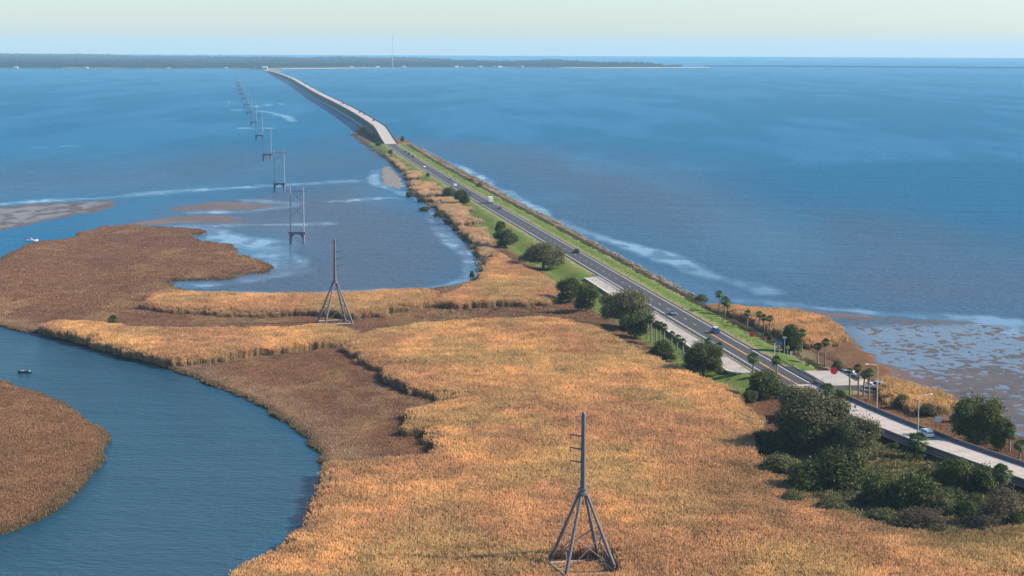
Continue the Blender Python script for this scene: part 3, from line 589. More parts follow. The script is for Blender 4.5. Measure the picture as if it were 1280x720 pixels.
# ---- trees and shrubs, one row each: pattern, x, base y, width, height (survey px), label
GT = 'trees beside the causeway road'
for r in (
 ('oak', 561, 251, 19, 16, 'dark round tree on the grass bank, farther of the pair opposite the white truck'),
 ('oak2', 578, 259, 22, 19, 'dark spreading tree on the grass bank, nearer of the pair opposite the white truck'),
 ('oak2', 625, 293, 15, 15, 'slim dark tree standing just behind a wider dark tree at the reed edge'),
 ('oak', 632, 311, 33, 24, 'wide dark tree between the reeds and the grass bank, in front of a slim one'),
 ('biggrey2', 679, 338, 60, 34, 'broad grey green tree on the left road bank before the concrete pull-off'),
 ('oak', 712, 381, 38, 34, 'dark tree left of the pull-off start, taller of two standing together'),
 ('oak2', 733, 392, 36, 36, 'dark tree beside the pull-off kerb, right one of two standing together'),
 ('biggrey', 784, 414, 76, 52, 'large grey green oak hanging over the concrete pull-off and the road edge'),
 ('oak', 793, 424, 44, 32, 'dark green oak in front of the large grey green one, left of the palm row'),
 ('bigoak', 879, 473, 60, 44, 'big dark oak between the reeds and the near end of the pull-off'),
 ('biggrey', 1016, 574, 104, 84, 'largest grey green oak beside the near bridge, left of the deck'),
 ('biggrey2', 1068, 581, 72, 62, 'grey green oak leaning toward the bridge deck, right of the largest oak'),
 ('bigoak', 1221, 562, 70, 66, 'large dark oak on the bay side of the near bridge'),
 ('oak2', 1252, 566, 34, 42, 'smaller dark oak right of the large oak on the bay side of the bridge')):
    tree(*r, group=GT)
GB = 'shrubs along the causeway and marsh edge'
for r in (
 ('bush', 455, 169, 16, 11, 'dark bush on the rocky tip below the far bridge, left one'),
 ('bush2', 464, 173, 13, 9, 'dark bush on the rocky tip, tucked against the far bridge end'),
 ('bush', 488, 195, 7, 6, 'small round bush on the lagoon bank near the far bridge end'),
 ('bush', 503, 177, 6, 7, 'small bush on the bay side where the far bridge begins'),
 ('bush2', 473, 184, 8, 5, 'low bush on the rocky bank below the far bridge abutment'),
 ('bush', 535, 224, 6, 5, 'small round bush alone on the left grass bank'),
 ('bushg', 599, 236, 9, 6, 'small bush on the bay side rim across from the white truck'),
 ('bushg', 589, 228, 8, 5, 'low brownish green bush on the bay side rim beyond the white truck'),
 ('bushg', 602, 300, 14, 8, 'olive bush among the pale reeds by the lagoon mud'),
 ('bush', 590, 346, 8, 9, 'dark shrub standing on the wet mud in the lagoon corner'),
 ('bushg', 601, 352, 11, 10, 'greyish shrub at the lagoon corner beside the golden reeds'),
 ('bush', 512, 246, 12, 7, 'dark shrub on the small lagoon point nearest the sand bar'),
 ('bush', 527, 252, 14, 6, 'dark shrub on the small lagoon point, inland of its neighbour'),
 ('bush2', 531, 263, 15, 6, 'low dark shrub where the lagoon shore turns toward the mud'),
 ('bush', 549, 271, 16, 8, 'dark shrub on the lagoon shore below the two dark trees'),
 ('bush2', 560, 279, 14, 7, 'dark low shrub on the lagoon shore, middle of the shrub line'),
 ('bush', 571, 287, 13, 7, 'dark shrub on the lagoon shore before the mud widens'),
 ('bush', 583, 299, 11, 8, 'dark brown shrub at the head of the lagoon mud'),
 ('bush', 828, 454, 39, 27, 'rounded dark bush at the reed edge below the palm row'),
 ('bushg', 877, 377, 20, 11, 'grey green bush on the bay side rim left of the tall palm clump'),
 ('bush', 990, 446, 30, 36, 'dark leafy bush behind the yellow diamond sign'),
 ('bushg', 1047, 466, 18, 16, 'light olive bush beside the rocks at the parking lot'),
 ('bush', 955, 502, 56, 38, 'dark wide bush in front of the two road edge palms'),
 ('bush2', 937, 505, 22, 17, 'bright low bush at the reed edge left of the dark wide bush'),
 ('bush', 1048, 510, 26, 22, 'leafy green bush in front of the dark bridge rail'),
 ('bush2', 979, 574, 58, 37, 'rounded dark bush left of and below the largest oak'),
 ('bush', 1034, 582, 36, 24, 'small dark bush below the largest oak'),
 ('bush', 1048, 618, 86, 54, 'wide dark bush with yellowish sprays in the thicket under the bridge oaks'),
 ('bushg', 975, 598, 62, 28, 'low grey green bush where the reeds meet the thicket'),
 ('bush2', 1010, 618, 62, 40, 'dense dark bush between reeds and thicket, left of the wide one'),
 ('bush', 1098, 640, 66, 48, 'dark bush in the middle of the thicket below the open brown patch'),
 ('bush2', 1140, 646, 72, 52, 'wide dark bush in the thicket right of the open brown patch'),
 ('bush', 1193, 622, 72, 46, 'dark bush close under the near bridge deck'),
 ('bush2', 1226, 624, 44, 42, 'tall dark bush against the near bridge deck left of the fan palm'),
 ('bushg', 1172, 650, 60, 36, 'grey green bush at the reed edge of the thicket'),
 ('bush2', 1208, 652, 34, 26, 'light olive bush between dark thicket and twiggy shrub'),
 ('twigs', 1252, 664, 62, 58, 'bare twiggy grey shrub below the fan palm at the bridge'),
 ('bush', 1271, 667, 32, 28, 'green bush at the foot of the bare twiggy shrub'),
 ('twigs', 1150, 664, 80, 26, 'low bare brushy shrub along the reed edge below the thicket'),
 ('twigs', 1235, 668, 60, 26, 'low bare brushy shrub right of the thicket by the reeds'),
 ('bush', 1075, 607, 40, 26, 'small dark bush filling the thicket right of the wide one with yellowish sprays'),
 ('bushg', 992, 634, 44, 20, 'low olive brush at the left reed edge of the thicket'),
 ('bushg', 1040, 646, 52, 22, 'low olive brush at the reed edge below the dense dark bush'),
 ('bushg', 1105, 660, 56, 22, 'low grey green brush at the lower edge of the thicket'),
 ('bush2', 1160, 612, 44, 26, 'dark bush right behind the open brown patch beside the bridge'),
 ('bush', 1118, 566, 26, 12, 'low dark weeds at the bridge side above the open brown patch'),
 ('bush2', 1185, 640, 44, 30, 'dark bush in the thicket below the one close under the deck'),
 ('bush', 1218, 644, 36, 26, 'dark bush in the thicket right above the light olive one'),
 ('bush2', 952, 560, 26, 22, 'dark shrub at the left foot of the largest oak by the reeds'),
 ('biggrey2', 1002, 530, 70, 48, 'grey green tree top behind the largest oak, toward the road'),
 ('bushg', 1160, 523, 30, 18, 'olive shrub in the reed clump behind the lamp on the bridge'),
 ('bushg', 1128, 513, 28, 20, 'olive green shrub on the left side of the bay reed clump'),
 ('bushg', 1200, 530, 26, 18, 'pale grey green shrub between the blue sign and the large bay oak'),
 ('bush', 1048, 412, 8, 6, 'small dark shrub at the tip of the bay side reeds'),
 ('bush', 1149, 580, 22, 12, 'low bush at the foot of the single palm by the bridge'),
 ('bush2', 960, 428, 12, 12, 'small dark shrub between the grey trunked palms and the red sign')):
    tree(*r, name='shrub', cat='shrub', group=GB)
GP = 'cabbage palms near the road'
for r in (
 (809, 399.5, 424, 13, 'cabbage palm nearest the dark oak in the row along the pull-off'),
 (814, 399, 427, 13, 'cabbage palm second from the dark oak in the pull-off row'),
 (819.5, 405, 428, 12, 'slender cabbage palm in the middle of the pull-off row'),
 (825, 407, 429, 13, 'cabbage palm second from the right end of the pull-off row'),
 (830, 410, 430, 12, 'cabbage palm at the right end of the five in the pull-off row'),
 (839, 419, 434, 11, 'short cabbage palm left of two beside the pull-off kerb'),
 (846, 424, 439, 12, 'short cabbage palm in the middle of three by the pull-off kerb'),
 (854, 429, 444, 12, 'short cabbage palm nearest the big dark oak at the kerb'),
 (885, 431, 455, 12, 'cabbage palm rising out of the big dark oak, left crown'),
 (899, 438, 462, 14, 'cabbage palm at the right side of the big dark oak'),
 (941, 455, 474, 20, 'round headed palm at the road edge in front of the orange line, left of two'),
 (971, 458, 480, 17, 'round headed palm at the road edge before the bridge start, right of two'),
 (899, 369, 394, 13, 'tallest palm in the tight clump on the bay side by the blue car'),
 (906, 377, 397, 16, 'broad palm in front in the tight clump on the bay side'),
 (910, 380, 396, 12, 'palm at the right of the tight clump on the bay side'),
 (934, 393, 413, 12, 'grey trunked palm alone left of the bay side palm row'),
 (949, 393, 414, 12, 'grey trunked palm left in the row behind the red roadside sign'),
 (955, 397, 416, 12, 'grey trunked palm in the middle of the row behind the red roadside sign'),
 (962, 398, 417, 11, 'grey trunked palm right in the row behind the red roadside sign'),
 (988, 414, 444, 18, 'bushy palm in the dark clump behind the yellow sign'),
 (1002, 416, 440, 15, 'palm at the right of the dark clump beside the reeds'),
 (1022, 433, 457, 13, 'tall pale trunked palm left of two by the rocks'),
 (1031, 428, 458, 14, 'tall pale trunked palm right of two by the rocks'),
 (1062, 463, 494, 10, 'thin palm left of the palm clump at the parking lot end'),
 (1073, 460, 496, 15, 'palm at the back of the clump at the parking lot end'),
 (1079, 468, 497, 15, 'bushy palm in the middle of the clump at the parking lot end'),
 (1086, 466, 501, 17, 'palm at the right front of the clump at the parking lot end'),
 (1034, 487, 512, 24, 'broad palm standing over the bridge rail left of the lot signs'),
 (1145, 551, 577, 31, 'single round palm in front of the near bridge deck'),
 (1252, 592, 618, 34, 'fan palm in front of the bridge deck above the twiggy shrub'),
 (1262, 541, 566, 18, 'palm with green crown right of the bay side oaks'),
 (1274, 556, 577, 20, 'palm at the bridge rail farthest right on the bay side'),
 (142, 400, 410, 16, 'lone stubby palm standing in the reeds by the creek')):
    palm(*r, group=GP)
# ------------------------------------------------------------------ road, paint, pull-off, lots
ASPH = mat('asphalt', (.030, .028, .031), .85, .14, .9, .15, bscale=12); CONC = mat('deck_concrete', (.38, .33, .295), .9, .10, .35, .15, bscale=6); PADC = mat('pad_concrete', (.31, .27, .245), .9, .16, .3, .1)
WHITE = mat('white_line_paint', (.74, .72, .70), .8, .08, 1.2); YEL = mat('yellow_line_paint', (.72, .33, .04), .8, .08, 1.2); FADED = mat('faded_line_paint', (.42, .34, .22), .8, .12, 1.); KERB = mat('kerb_paint', (.72, .68, .55), .8, .06, 1.)
BAR = mat('barrier_concrete', (.13, .12, .12), .95, .15, .5, .2); SHO = mat('shoulder_sand', (.30, .25, .19), .95, .15, 1.)
def ribbon(m, ys, a, b, z0, m_=0):
    pa = [off(y, a, float(road_z(y)) + z0) for y in ys]; pb = [off(y, b, float(road_z(y)) + z0) for y in ys]
    for i in range(len(ys) - 1): m.quad(pa[i], pb[i], pb[i + 1], pa[i + 1], m=m_)
def strut(name, m, mats): return tag(m.build(name, mats), kind='structure')
y_r = np.arange(503, 1757, 6.)
m = MB(); ribbon(m, y_r, -4.9, 5.0, .0)
for c_ in (-2.65, -.95, .95, 2.65): ribbon(m, y_r, c_ - .32, c_ + .32, .002, 1)
o = strut('road', m, [ASPH, mat('worn_asphalt', (.038, .035, .038), .8, .2, .5)]); tag(o, 'dark asphalt two lane causeway road', 'road')
m = MB()
ribbon(m, y_r, -3.78, -3.60, .004, 0); ribbon(m, y_r, 3.60, 3.78, .004, 0)
ribbon(m, np.arange(503, 601, 4.), -.16, .16, .004, 1)
for yy in np.arange(612, 1750, 12.2): ribbon(m, [yy, yy + 3.6], -.12, .12, .004, 2)
o = strut('road_marking', m, [WHITE, YEL, FADED]); tag(o, 'white edge lines and orange centre line on the road', 'road marking')
m = MB()
pad = gp([(731, 347.5), (749, 345), (793, 373), (858, 413), (905, 442), (941, 464.5), (922, 466.5), (909, 463.5), (866, 436), (832, 412), (768, 371.5)], 2.3)
pad3 = [(p[0], p[1], 2.26) for p in pad]; m.quad(*pad3[::-1]); n = len(pad3)
for i in range(n): a_, b_ = pad3[i], pad3[(i + 1) % n]; m.quad(a_, b_, (b_[0], b_[1], 1.6), (a_[0], a_[1], 1.6))
o = strut('pavement', m, PADC); tag(o, 'pale concrete pull-off strip left of the road', 'pull-off')
m = MB(); kp = gp([(731, 347.5), (768, 371.5), (832, 412), (866, 436), (909, 463.5), (922, 466.5)], 2.3)
for i in range(len(kp) - 1):
    a_, b_ = kp[i], kp[i + 1]; c_ = (a_ + b_) / 2; L_ = np.hypot(*(b_ - a_)); rz = math.atan2(*(b_ - a_)[::-1]); m.box((c_[0], c_[1], 2.32), (L_ - .06 * 0, .34, .28), rz)
o = strut('kerb', m, KERB); tag(o, 'pale yellowish kerb along the pull-off', 'kerb')
lot = gp([(1003, 463.5), (1048, 463.5), (1078, 481.5), (1040, 482), (1029, 478)], 2.2); lz = [(p[0], p[1], 2.24) for p in lot]
m = MB(); m.quad(*lz[::-1])
for i in range(5): a_, b_ = lz[i], lz[(i + 1) % 5]; m.quad(a_, b_, (b_[0], b_[1], .6), (a_[0], a_[1], .6))
o = strut('parking_lot', m, PADC); tag(o, 'small pale concrete parking lot beside the bridge start', 'parking lot')
apr = gp([(976, 459), (984, 458), (1004, 463), (1030, 478), (1018, 481)], 2.2); az = [(p[0], p[1], 2.27) for p in apr]
m = MB(); m.quad(*az[::-1]); o = strut('driveway', m, ASPH); tag(o, 'asphalt turn-in from the road to the parking lot', 'driveway')
dr = gp([(951, 443), (997, 444.5), (1003, 447.5), (962, 448.5)], 2.0); m = MB(); m.quad(*[(p[0], p[1], gz(*p) + .10) for p in dr][::-1]); o = strut('side_track', m, ASPH); tag(o, 'short dark asphalt spur beside the yellow sign', 'side track')
# ------------------------------------------------------------------ bridges
def bridge(name, label, ys, pier_ys, half, first_parts):
    t = thing(name, label, 'bridge', (0, 0, 0))
    m = MB(); pr = []
    for y in ys:
        z = float(road_z(y)); pr.append([off(y, -half, z - .85), off(y, half, z - .85), off(y, half, z), off(y, -half, z)])
    m.rings(pr)
    dk = m
    for s in (-1, 1):
        m = MB(); pr = []
        for y in ys:
            z = float(road_z(y)); a_, b_ = (s * half, s * (half - .38)); a_, b_ = min(a_, b_), max(a_, b_); pr.append([off(y, a_ - .02, z - .5), off(y, b_, z - .0), off(y, b_ - .06, z + .85), off(y, a_ + .06, z + .85)])
        m.rings(pr); m.build('barrier', BAR, t)
    for s in (-1, 1):
        z_off = .004
        pa = [off(y, s * (half - .95), float(road_z(y)) + z_off) for y in ys]; pb = [off(y, s * (half - .80), float(road_z(y)) + z_off) for y in ys]
        for i in range(len(ys) - 1):
            q = (pa[i], pb[i], pb[i + 1], pa[i + 1]); dk.quad(*q, m=1)
    for y in ys[1:-1][::2]:
        z = float(road_z(y)) + .004; dk.quad(off(y - .12, -half + 1.0, z), off(y - .12, half - 1.0, z), off(y + .12, half - 1.0, z), off(y + .12, -half + 1.0, z), m=2)
    for c_ in (-2.7, -1.0, 1.0, 2.7):
        for i in range(len(ys) - 1):
            za, zb_ = float(road_z(ys[i])) + .002, float(road_z(ys[i + 1])) + .002; dk.quad(off(ys[i], c_ - .35, za), off(ys[i], c_ + .35, za), off(ys[i + 1], c_ + .35, zb_), off(ys[i + 1], c_ - .35, zb_), m=3)
    dk.build('deck', [CONC, mat('deck_line_paint', (.55, .52, .47), .8, .1, 1.), mat('joint_tar', (.14, .12, .11), .9), mat('tyre_track', (.33, .28, .25), .9, .18, .3)], t)

    rest = MB()
    for i, y in enumerate(pier_ys):
        m = MB() if i < first_parts else rest; z = float(road_z(y)) - .85; s = float(road_slope(y)); rz = -math.atan(s)
        c = off(y, 0, z - .5); m.box(c, (2 * half - 1.2, 1.1, .98), rz)
        for d in (-half + 1.4, 0, half - 1.4):
            x_, y_, _ = off(y, d); m.tube([(x_, y_, -1.5), (x_, y_, z - .9)], .42, 8)
        if i < first_parts: m.build('pier', BAR, t)
    if len(pier_ys) > first_parts: tag(rest.build('pier_row', BAR, t), kind='stuff')
    return t
bridge('road_bridge', 'near concrete bridge with dark rails carrying the road at lower right', np.concatenate([np.arange(290, 505, 6.), [505.]]), np.arange(300, 505, 13.), 5.05, 100)
bridge('long_bridge', 'long low concrete bridge running far out across the bay', np.concatenate([[1752.], np.arange(1760, 2200, 12.), np.arange(2200, 6790, 40.)]), np.arange(1768, 6790, 13.5), 6.2, 95)
# ------------------------------------------------------------------ guardrails
STEEL = mat('galvanised_steel', (.50, .50, .50), .55, .1, 2., metal=.3); POSTW = mat('weathered_post', (.24, .21, .19), .9, .15, 4.); DARKRAIL = mat('dark_rail', (.07, .07, .075), .7, .1, 3.)
def guardrail(label, ys, d, step, mt, h=.75):
    t = thing('guardrail', label, 'guardrail', (0, 0, 0)); m = MB(); pr = []
    for y in ys:
        z = float(road_z(y)); pr.append([off(y, d - .04, z + h - .32), off(y, d + .04, z + h - .25), off(y, d - .0, z + h - .16), off(y, d + .04, z + h - .07), off(y, d - .04, z + h), off(y, d - .09, z + h - .16)])
    m.rings(pr); m.build('beam', mt, t)
    for y in np.arange(ys[0], ys[-1], step):
        m = MB(); c = off(y, d + (.14 if d > 0 else -.14), float(road_z(y)) + h / 2 - .25); m.box(c, (.16, .18, h + .5), 0); m.build('post', POSTW, t)
guardrail('pale steel guardrail between the pull-off and the road', np.arange(523, 752, 4.), -5.15, 3.81, STEEL)
guardrail('dark guardrail between the turn-in and the parking lot', np.arange(506, 546, 4.), 5.6, 1.9, DARKRAIL, .9)
# ------------------------------------------------------------------ vehicles
GLASS = mat('car_glass', (.015, .018, .022), .08, .02, 1.); TYRE = mat('tyre_rubber', (.02, .02, .02), .9, .05, 5.); RIM = mat('wheel_rim', (.45, .45, .46), .35, .03, 5., metal=.8)
HEADL = mat('headlight_glass', (.75, .75, .72), .15, .02, 5.); TAILL = mat('tail_light_red', (.5, .02, .02), .25, .02, 5.); TRIM = mat('black_trim', (.025, .025, .027), .6, .05, 5.)
PAINTS = {'white': (.80, .80, .80), 'black': (.018, .018, .02), 'grey': (.16, .17, .18), 'blue': (.045, .11, .26), 'silver': (.48, .49, .50), 'red': (.25, .025, .02), 'dark blue': (.02, .03, .07), 'slate': (.10, .14, .19), 'pale blue': (.22, .35, .48)}
SHAPES = {  # stations along the length: x, height of the shoulder, height of the roof; wide at shoulder / roof
 'sedan': (4.7, 1.82, [(-2.35, .80, .80), (-2.2, .95, .95), (-1.6, .98, .99), (-.95, .98, 1.42), (.25, .96, 1.45), (1.05, .93, .95), (2.1, .80, .80), (2.35, .62, .62)], (-1.6, 1.05)),
 'suv': (4.8, 1.92, [(-2.4, .95, .96), (-2.3, 1.05, 1.35), (-1.95, 1.08, 1.72), (-.5, 1.08, 1.78), (.45, 1.06, 1.74), (1.15, 1.04, 1.06), (2.2, .95, .95), (2.4, .70, .70)], (-2.3, 1.15)),
 'pickup': (5.6, 2.0, [(-2.8, 1.0, 1.0), (-2.7, 1.05, 1.05), (-.95, 1.08, 1.08), (-.75, 1.08, 1.75), (.55, 1.08, 1.80), (1.25, 1.06, 1.10), (2.6, 1.0, 1.0), (2.8, .75, .75)], (-.95, 1.25)),
 'van': (5.4, 2.05, [(-2.7, 1.1, 2.1), (-2.6, 1.15, 2.3), (0, 1.15, 2.35), (1.4, 1.15, 2.25), (2.1, 1.1, 1.25), (2.6, 1.0, 1.0), (2.7, .7, .7)], (.6, 2.1))}
def wheels(t, xs, w, r):
    for x in xs:
        for s in (-1, 1):
            m = MB(); y = s * (w / 2 - .11); m.tube([(x, y - .11, r), (x, y + .11, r)], r, 14); q = m.build('wheel', TYRE, t)
            m = MB(); m.tube([(x, y + s * .10, r), (x, y + s * .125, r)], r * .6, 10); m.build('rim', RIM, q)
def car(kind, colour, loc, rz, label, group, tilt=0):
    Ln, W, st, (wa, wb) = SHAPES[kind]; t = thing('car' if kind in ('sedan', 'suv') else {'pickup': 'pickup_truck', 'van': 'van'}[kind], label, {'pickup': 'pickup truck', 'van': 'van'}.get(kind, 'car'), loc, rz, group)
    pm = paint('paint_' + colour.replace(' ', '_'), PAINTS[colour]); h = W / 2; m = MB(); rs = []
    for x, sh, rf in st:
        e = .90 if abs(x) > Ln / 2 - .3 else 1.; wr = h * (.78 if rf > sh + .1 else .93) * e
        rs.append([(x, -h * e * .97, .30), (x, -h * e, .55), (x, -h * e * .99, sh), (x, -wr, rf), (x, wr, rf), (x, h * e * .99, sh), (x, h * e, .55), (x, h * e * .97, .30)])
    m.rings(rs); m.build('body', pm, t, bevel=.05)
    tall = [s_ for s_ in st if s_[2] > s_[1] + .1]; a, b_ = tall[0], tall[-1]; ia, ib = st.index(a), st.index(b_)
    for s in (-1, 1):
        m = MB(); pts = []
        for x, sh, rf in (tall if kind != 'van' else tall[-2:]):
            wr = h * .78; f = lambda k: (x, s * ((h * .99) * (1 - k) + wr * k + .012), sh * (1 - k) + rf * k); pts.append((f(.12), f(.86)))
        for i in range(len(pts) - 1):
            q = (pts[i][0], pts[i + 1][0], pts[i + 1][1], pts[i][1]); m.quad(*(q if s < 0 else q[::-1]))
        m.build('side_window', GLASS, t)
    for (p, q, nm, up) in ((b_, st[ib + 1], 'windscreen', 1), (a, st[ia - 1], 'rear_window', -1)):
        if kind == 'van' and up < 0: continue
        def lerp(k, s): x = p[0] * (1 - k) + q[0] * k; z = p[2] * (1 - k) + q[2] * k; w_ = (h * .78) * (1 - k) + (h * .9) * k; return (x + up * .02, s * w_ * .9, z + .02)
        m = MB(); c = [lerp(.1, -1), lerp(.1, 1), lerp(.85, 1), lerp(.85, -1)]; m.quad(*(c if up < 0 else c[::-1])); m.build(nm, GLASS, t)
    for s in (-1, 1):
        m = MB(); m.box((Ln / 2 - .10, s * h * .62, .72 if kind == 'sedan' else .82), (.10, .36, .15)); m.build('headlight', HEADL, t)
        m = MB(); m.box((-Ln / 2 + .06, s * h * .70, .86 if kind != 'van' else 1.2), (.10, .26, .2)); m.build('tail_light', TAILL, t)
    m = MB(); m.box((Ln / 2 - .02, 0, .42), (.12, W * .86, .2)); m.build('bumper', TRIM, t)
    if kind == 'pickup':
        m = MB(); m.box((-1.8, 0, 1.075), (1.6, W * .80, .04)); m.build('truck_bed', TRIM, t)
    wheels(t, (-Ln * .29, Ln * .30), W, .34 if kind == 'sedan' else .38); return t
def box_truck(loc, rz, label, group):
    t = thing('box_truck', label, 'truck', loc, rz, group); pw = paint('paint_white', PAINTS['white'])
    m = MB(); m.box((-.9, 0, 2.25), (5.2, 2.4, 2.7)); m.build('cargo_box', pw, t, bevel=.05)
    m = MB(); rs = []
    for x, z in ((1.75, 2.35), (2.3, 2.4), (2.75, 1.55), (3.55, 1.35), (3.7, .7)): rs.append([(x, -1.05, .5), (x, -1.05, z * .6), (x, -.92, z), (x, .92, z), (x, 1.05, z * .6), (x, 1.05, .5)])
    m.rings(rs); m.build('cab', pw, t, bevel=.04)
    m = MB(); m.quad((2.34, .85, 2.32), (2.34, -.85, 2.32), (2.76, -.88, 1.62), (2.76, .88, 1.62)); m.build('windscreen', GLASS, t)
    m = MB(); m.box((.2, 0, .72), (6.6, .9, .25)); m.build('chassis', TRIM, t)
    for s in (-1, 1):
        m = MB(); m.box((3.66, s * .75, 1.0), (.1, .3, .2)); m.build('headlight', HEADL, t)
        m = MB(); m.box((-3.50, s * .9, .95), (.08, .3, .18)); m.build('tail_light', TAILL, t)
        m = MB(); m.quad(*[(x, s * 1.0, z) for x, z in ((1.9, 1.55), (2.6, 1.55), (2.32, 2.2), (1.9, 2.25))]); m.build('side_window', GLASS, t)
    wheels(t, (-2.2, 2.85), 2.3, .46); return t
def on_road(px_, py_, toward=None):
    x, y = at(px_, py_, float(road_z(float(at(px_, py_, 2.3)[1])))); y = float(y); x = float(x)
    y = float(at(px_, py_, float(road_z(y)))[1]); x = float(at(px_, py_, float(road_z(y)))[0])
    right = x > float(road_x(y)) if toward is None else not toward
    p = off(y, 1.8 if right else -1.8, float(road_z(y)) + .01); a = math.atan2(1, float(road_slope(y)))
    return p, (a if right else a + PI)
GR = 'vehicles on the causeway road'
for kind, col, px_, py_, tw, lab in (
 ('pickup', 'black', 720, 316, False, 'black pickup truck on the road beyond the concrete pull-off'),
 ('sedan', 'slate', 837.5, 393, True, 'dark blue grey car passing the large oak and the pull-off'),
 ('suv', 'blue', 895, 416, False, 'blue car with pale roof near the start of the orange centre line'),
 ('sedan', 'black', 594, 243.5, True, 'dark car just beyond the white box truck'),
 ('suv', 'white', 576, 233, True, 'white car on the road, second light vehicle beyond the box truck pair'),
 ('sedan', 'grey', 569, 225, False, 'dark grey car on the bay side lane beyond a white car'),
 ('sedan', 'white', 537, 209.5, True, 'white car farthest along the asphalt causeway'),
 ('sedan', 'slate', 627, 261, False, 'bluish grey car following just nearer than the white box truck'),
 ('suv', 'black', 514.5, 193.5, False, 'black car among three dark ones near the far bridge, middle one'),
 ('sedan', 'black', 520, 196.5, False, 'black car among three dark ones near the far bridge, nearest one'),
 ('sedan', 'dark blue', 508, 190.5, False, 'dark car among three near the far bridge, closest to the bridge')):
    p, a = on_road(px_, py_, tw); c = car(kind, col, p, a, lab, GR)
    if col == 'blue':
        m = MB(); m.box((-.5, 0, 1.79), (1.7, 1.36, .06)); m.build('roof_panel', paint('paint_white', PAINTS['white']), c)
p, a = on_road(608.5, 254, False); box_truck(p, a + PI * 0, 'white box truck on the causeway road casting a long shadow', GR)
GB_ = 'cars on the long bridge'
for kind, col, px_, py_, tw, lab in (
 ('suv', 'black', 472.5, 151.3, False, 'dark car on the long bridge just beyond its bend'),
 ('sedan', 'red', 457.5, 144, False, 'reddish car on the long bridge, nearer of a close pair after the bend'),
 ('suv', 'black', 452, 141, False, 'dark car on the long bridge, farther of a close pair after the bend'),
 ('sedan', 'red', 432, 132.5, False, 'red car on the long bridge in the middle group of three'),
 ('suv', 'black', 428.5, 130, False, 'dark car at the rail in the middle group of three on the long bridge'),
 ('sedan', 'dark blue', 424.5, 130.3, True, 'dark blue oncoming car in the middle group of three on the long bridge'),
 ('sedan', 'red', 398.5, 116.5, True, 'red car alone on the far half of the long bridge'),
 ('suv', 'black', 388.5, 109.5, False, 'dark car alone on the far half of the long bridge'),
 ('suv', 'black', 380, 105.5, False, 'dark car farthest out on the long bridge')):
    p, a = on_road(px_, py_, tw); car(kind, col, p, a, lab, GB_)
p, a = on_road(1155, 546, False); car('suv', 'white', p, a, 'white car on the near bridge beside the single palm', 'cars on the near bridge')
GK = 'vehicles at the parking lot'
for kind, col, px_, py_, rz, lab in (('sedan', 'dark blue', 1052, 464.5, 2.6, 'dark blue parked car at the back edge of the parking lot'), ('suv', 'silver', 1058, 467, 2.6, 'silver parked car at the back edge of the parking lot'), ('sedan', 'black', 1064, 470.5, 2.6, 'black parked car in the row behind the lot palms'), ('sedan', 'white', 1087, 481, 2.5, 'white parked car right of the palm clump'), ('suv', 'pale blue', 1096, 481, 2.2, 'pale blue car parked beside the bay reed clump')):
    x, y = at(px_, py_, 2.0); x, y = float(x), float(y); z = max(gz(x, y), 1.2); car(kind, col, (x, y, z), rz, lab, GK)
    m = MB(); m.box((x, y, z / 2 - .15), (7, 7, z + .2), rz, taper=.9); tag(m.build('gravel_pad', mat('gravel', (.28, .24, .19), .95, .2, 3.)), 'small raised gravel pad under a parked vehicle', 'gravel', kind='structure')
# ------------------------------------------------------------------ signs and lamps
RED = mat('sign_red', (.75, .015, .02), .45, .03, 2.); YELS = mat('sign_yellow', (.72, .38, .02), .5, .03, 2.); BLUES = mat('sign_blue', (.05, .16, .42), .5, .03, 2.); WHS = mat('sign_white', (.72, .74, .76), .5, .03, 2.); ORG = mat('sign_orange', (.62, .17, .02), .5, .04, 2.); PALEB = mat('sign_pale_blue', (.32, .45, .60), .5, .03, 2.)
def sign(px_, by, cy, wpx, mt, label, posts=1, sides=4, rot=PI / 4, face=0., gap=.6, hw=None, name='road_sign', postm=STEEL):
    x, y = at(px_, by, 1.8); x, y = float(x), float(y); z = gz(x, y); x, y = [float(k) for k in at(px_, by, z)]; u = y / FOC; h = (by - cy) * u; r = wpx * u / 2
    t = thing(name, label, 'sign', (x, y, z), face)
    for k in range(posts):
        d = (k - (posts - 1) / 2) * 2 * gap * r; m = MB(); m.tube([(d, .03, -.3), (d, .03, h + r * .3)], .05 + .012 * u * 4, 6); m.build('post', postm, t)
    m = MB(); fr, bk = [], []
    for i in range(sides):
        a_ = rot + 2 * PI * i / sides; k = 1 / math.cos(PI / 4) if sides == 4 and rot == PI / 4 else 1.
        fr.append((r * k * math.cos(a_), -.06, h + (r if hw is None else r * hw) * k * math.sin(a_))); bk.append((fr[-1][0], -.01, fr[-1][2]))
    m.rings([bk, fr]); m.build('panel', mt, t); return t
sign(1042, 483, 463, 9.5, RED, 'large bright red round sign on two posts at the parking lot corner', 2, 8, PI / 8, -.3, .5)
sign(939.5, 429, 418, 6.5, RED, 'small red roadside sign on one post left of the orange sign', 1, 8, PI / 8)
sign(957, 428, 421.5, 5, ORG, 'small flat orange sign right of the red roadside sign', 1, hw=.35)
sign(984.5, 447, 434, 6.5, YELS, 'yellow diamond warning sign in front of the dark palm clump', 1, 4, 0.)
sign(974, 446, 429, 8, BLUES, 'blue rectangular sign beside the pale post', 1, hw=.45)
sign(980.5, 443, 421.5, 5, WHS, 'small white sign above the blue one', 1, hw=.4)
sign(989, 447, 441, 3.2, WHS, 'small white sign right of the yellow diamond', 1, hw=1.3)
sign(1172.5, 541, 523.5, 8.5, PALEB, 'pale blue square sign on two dark posts by the near bridge', 2, 4, PI / 4, .1, .8, postm=TRIM, hw=.75)
sign(227, 402, 389, 6, YELS, 'yellow topped dark marker post standing alone in the brown marsh', 1, postm=TRIM, hw=.45, name='marker_post')
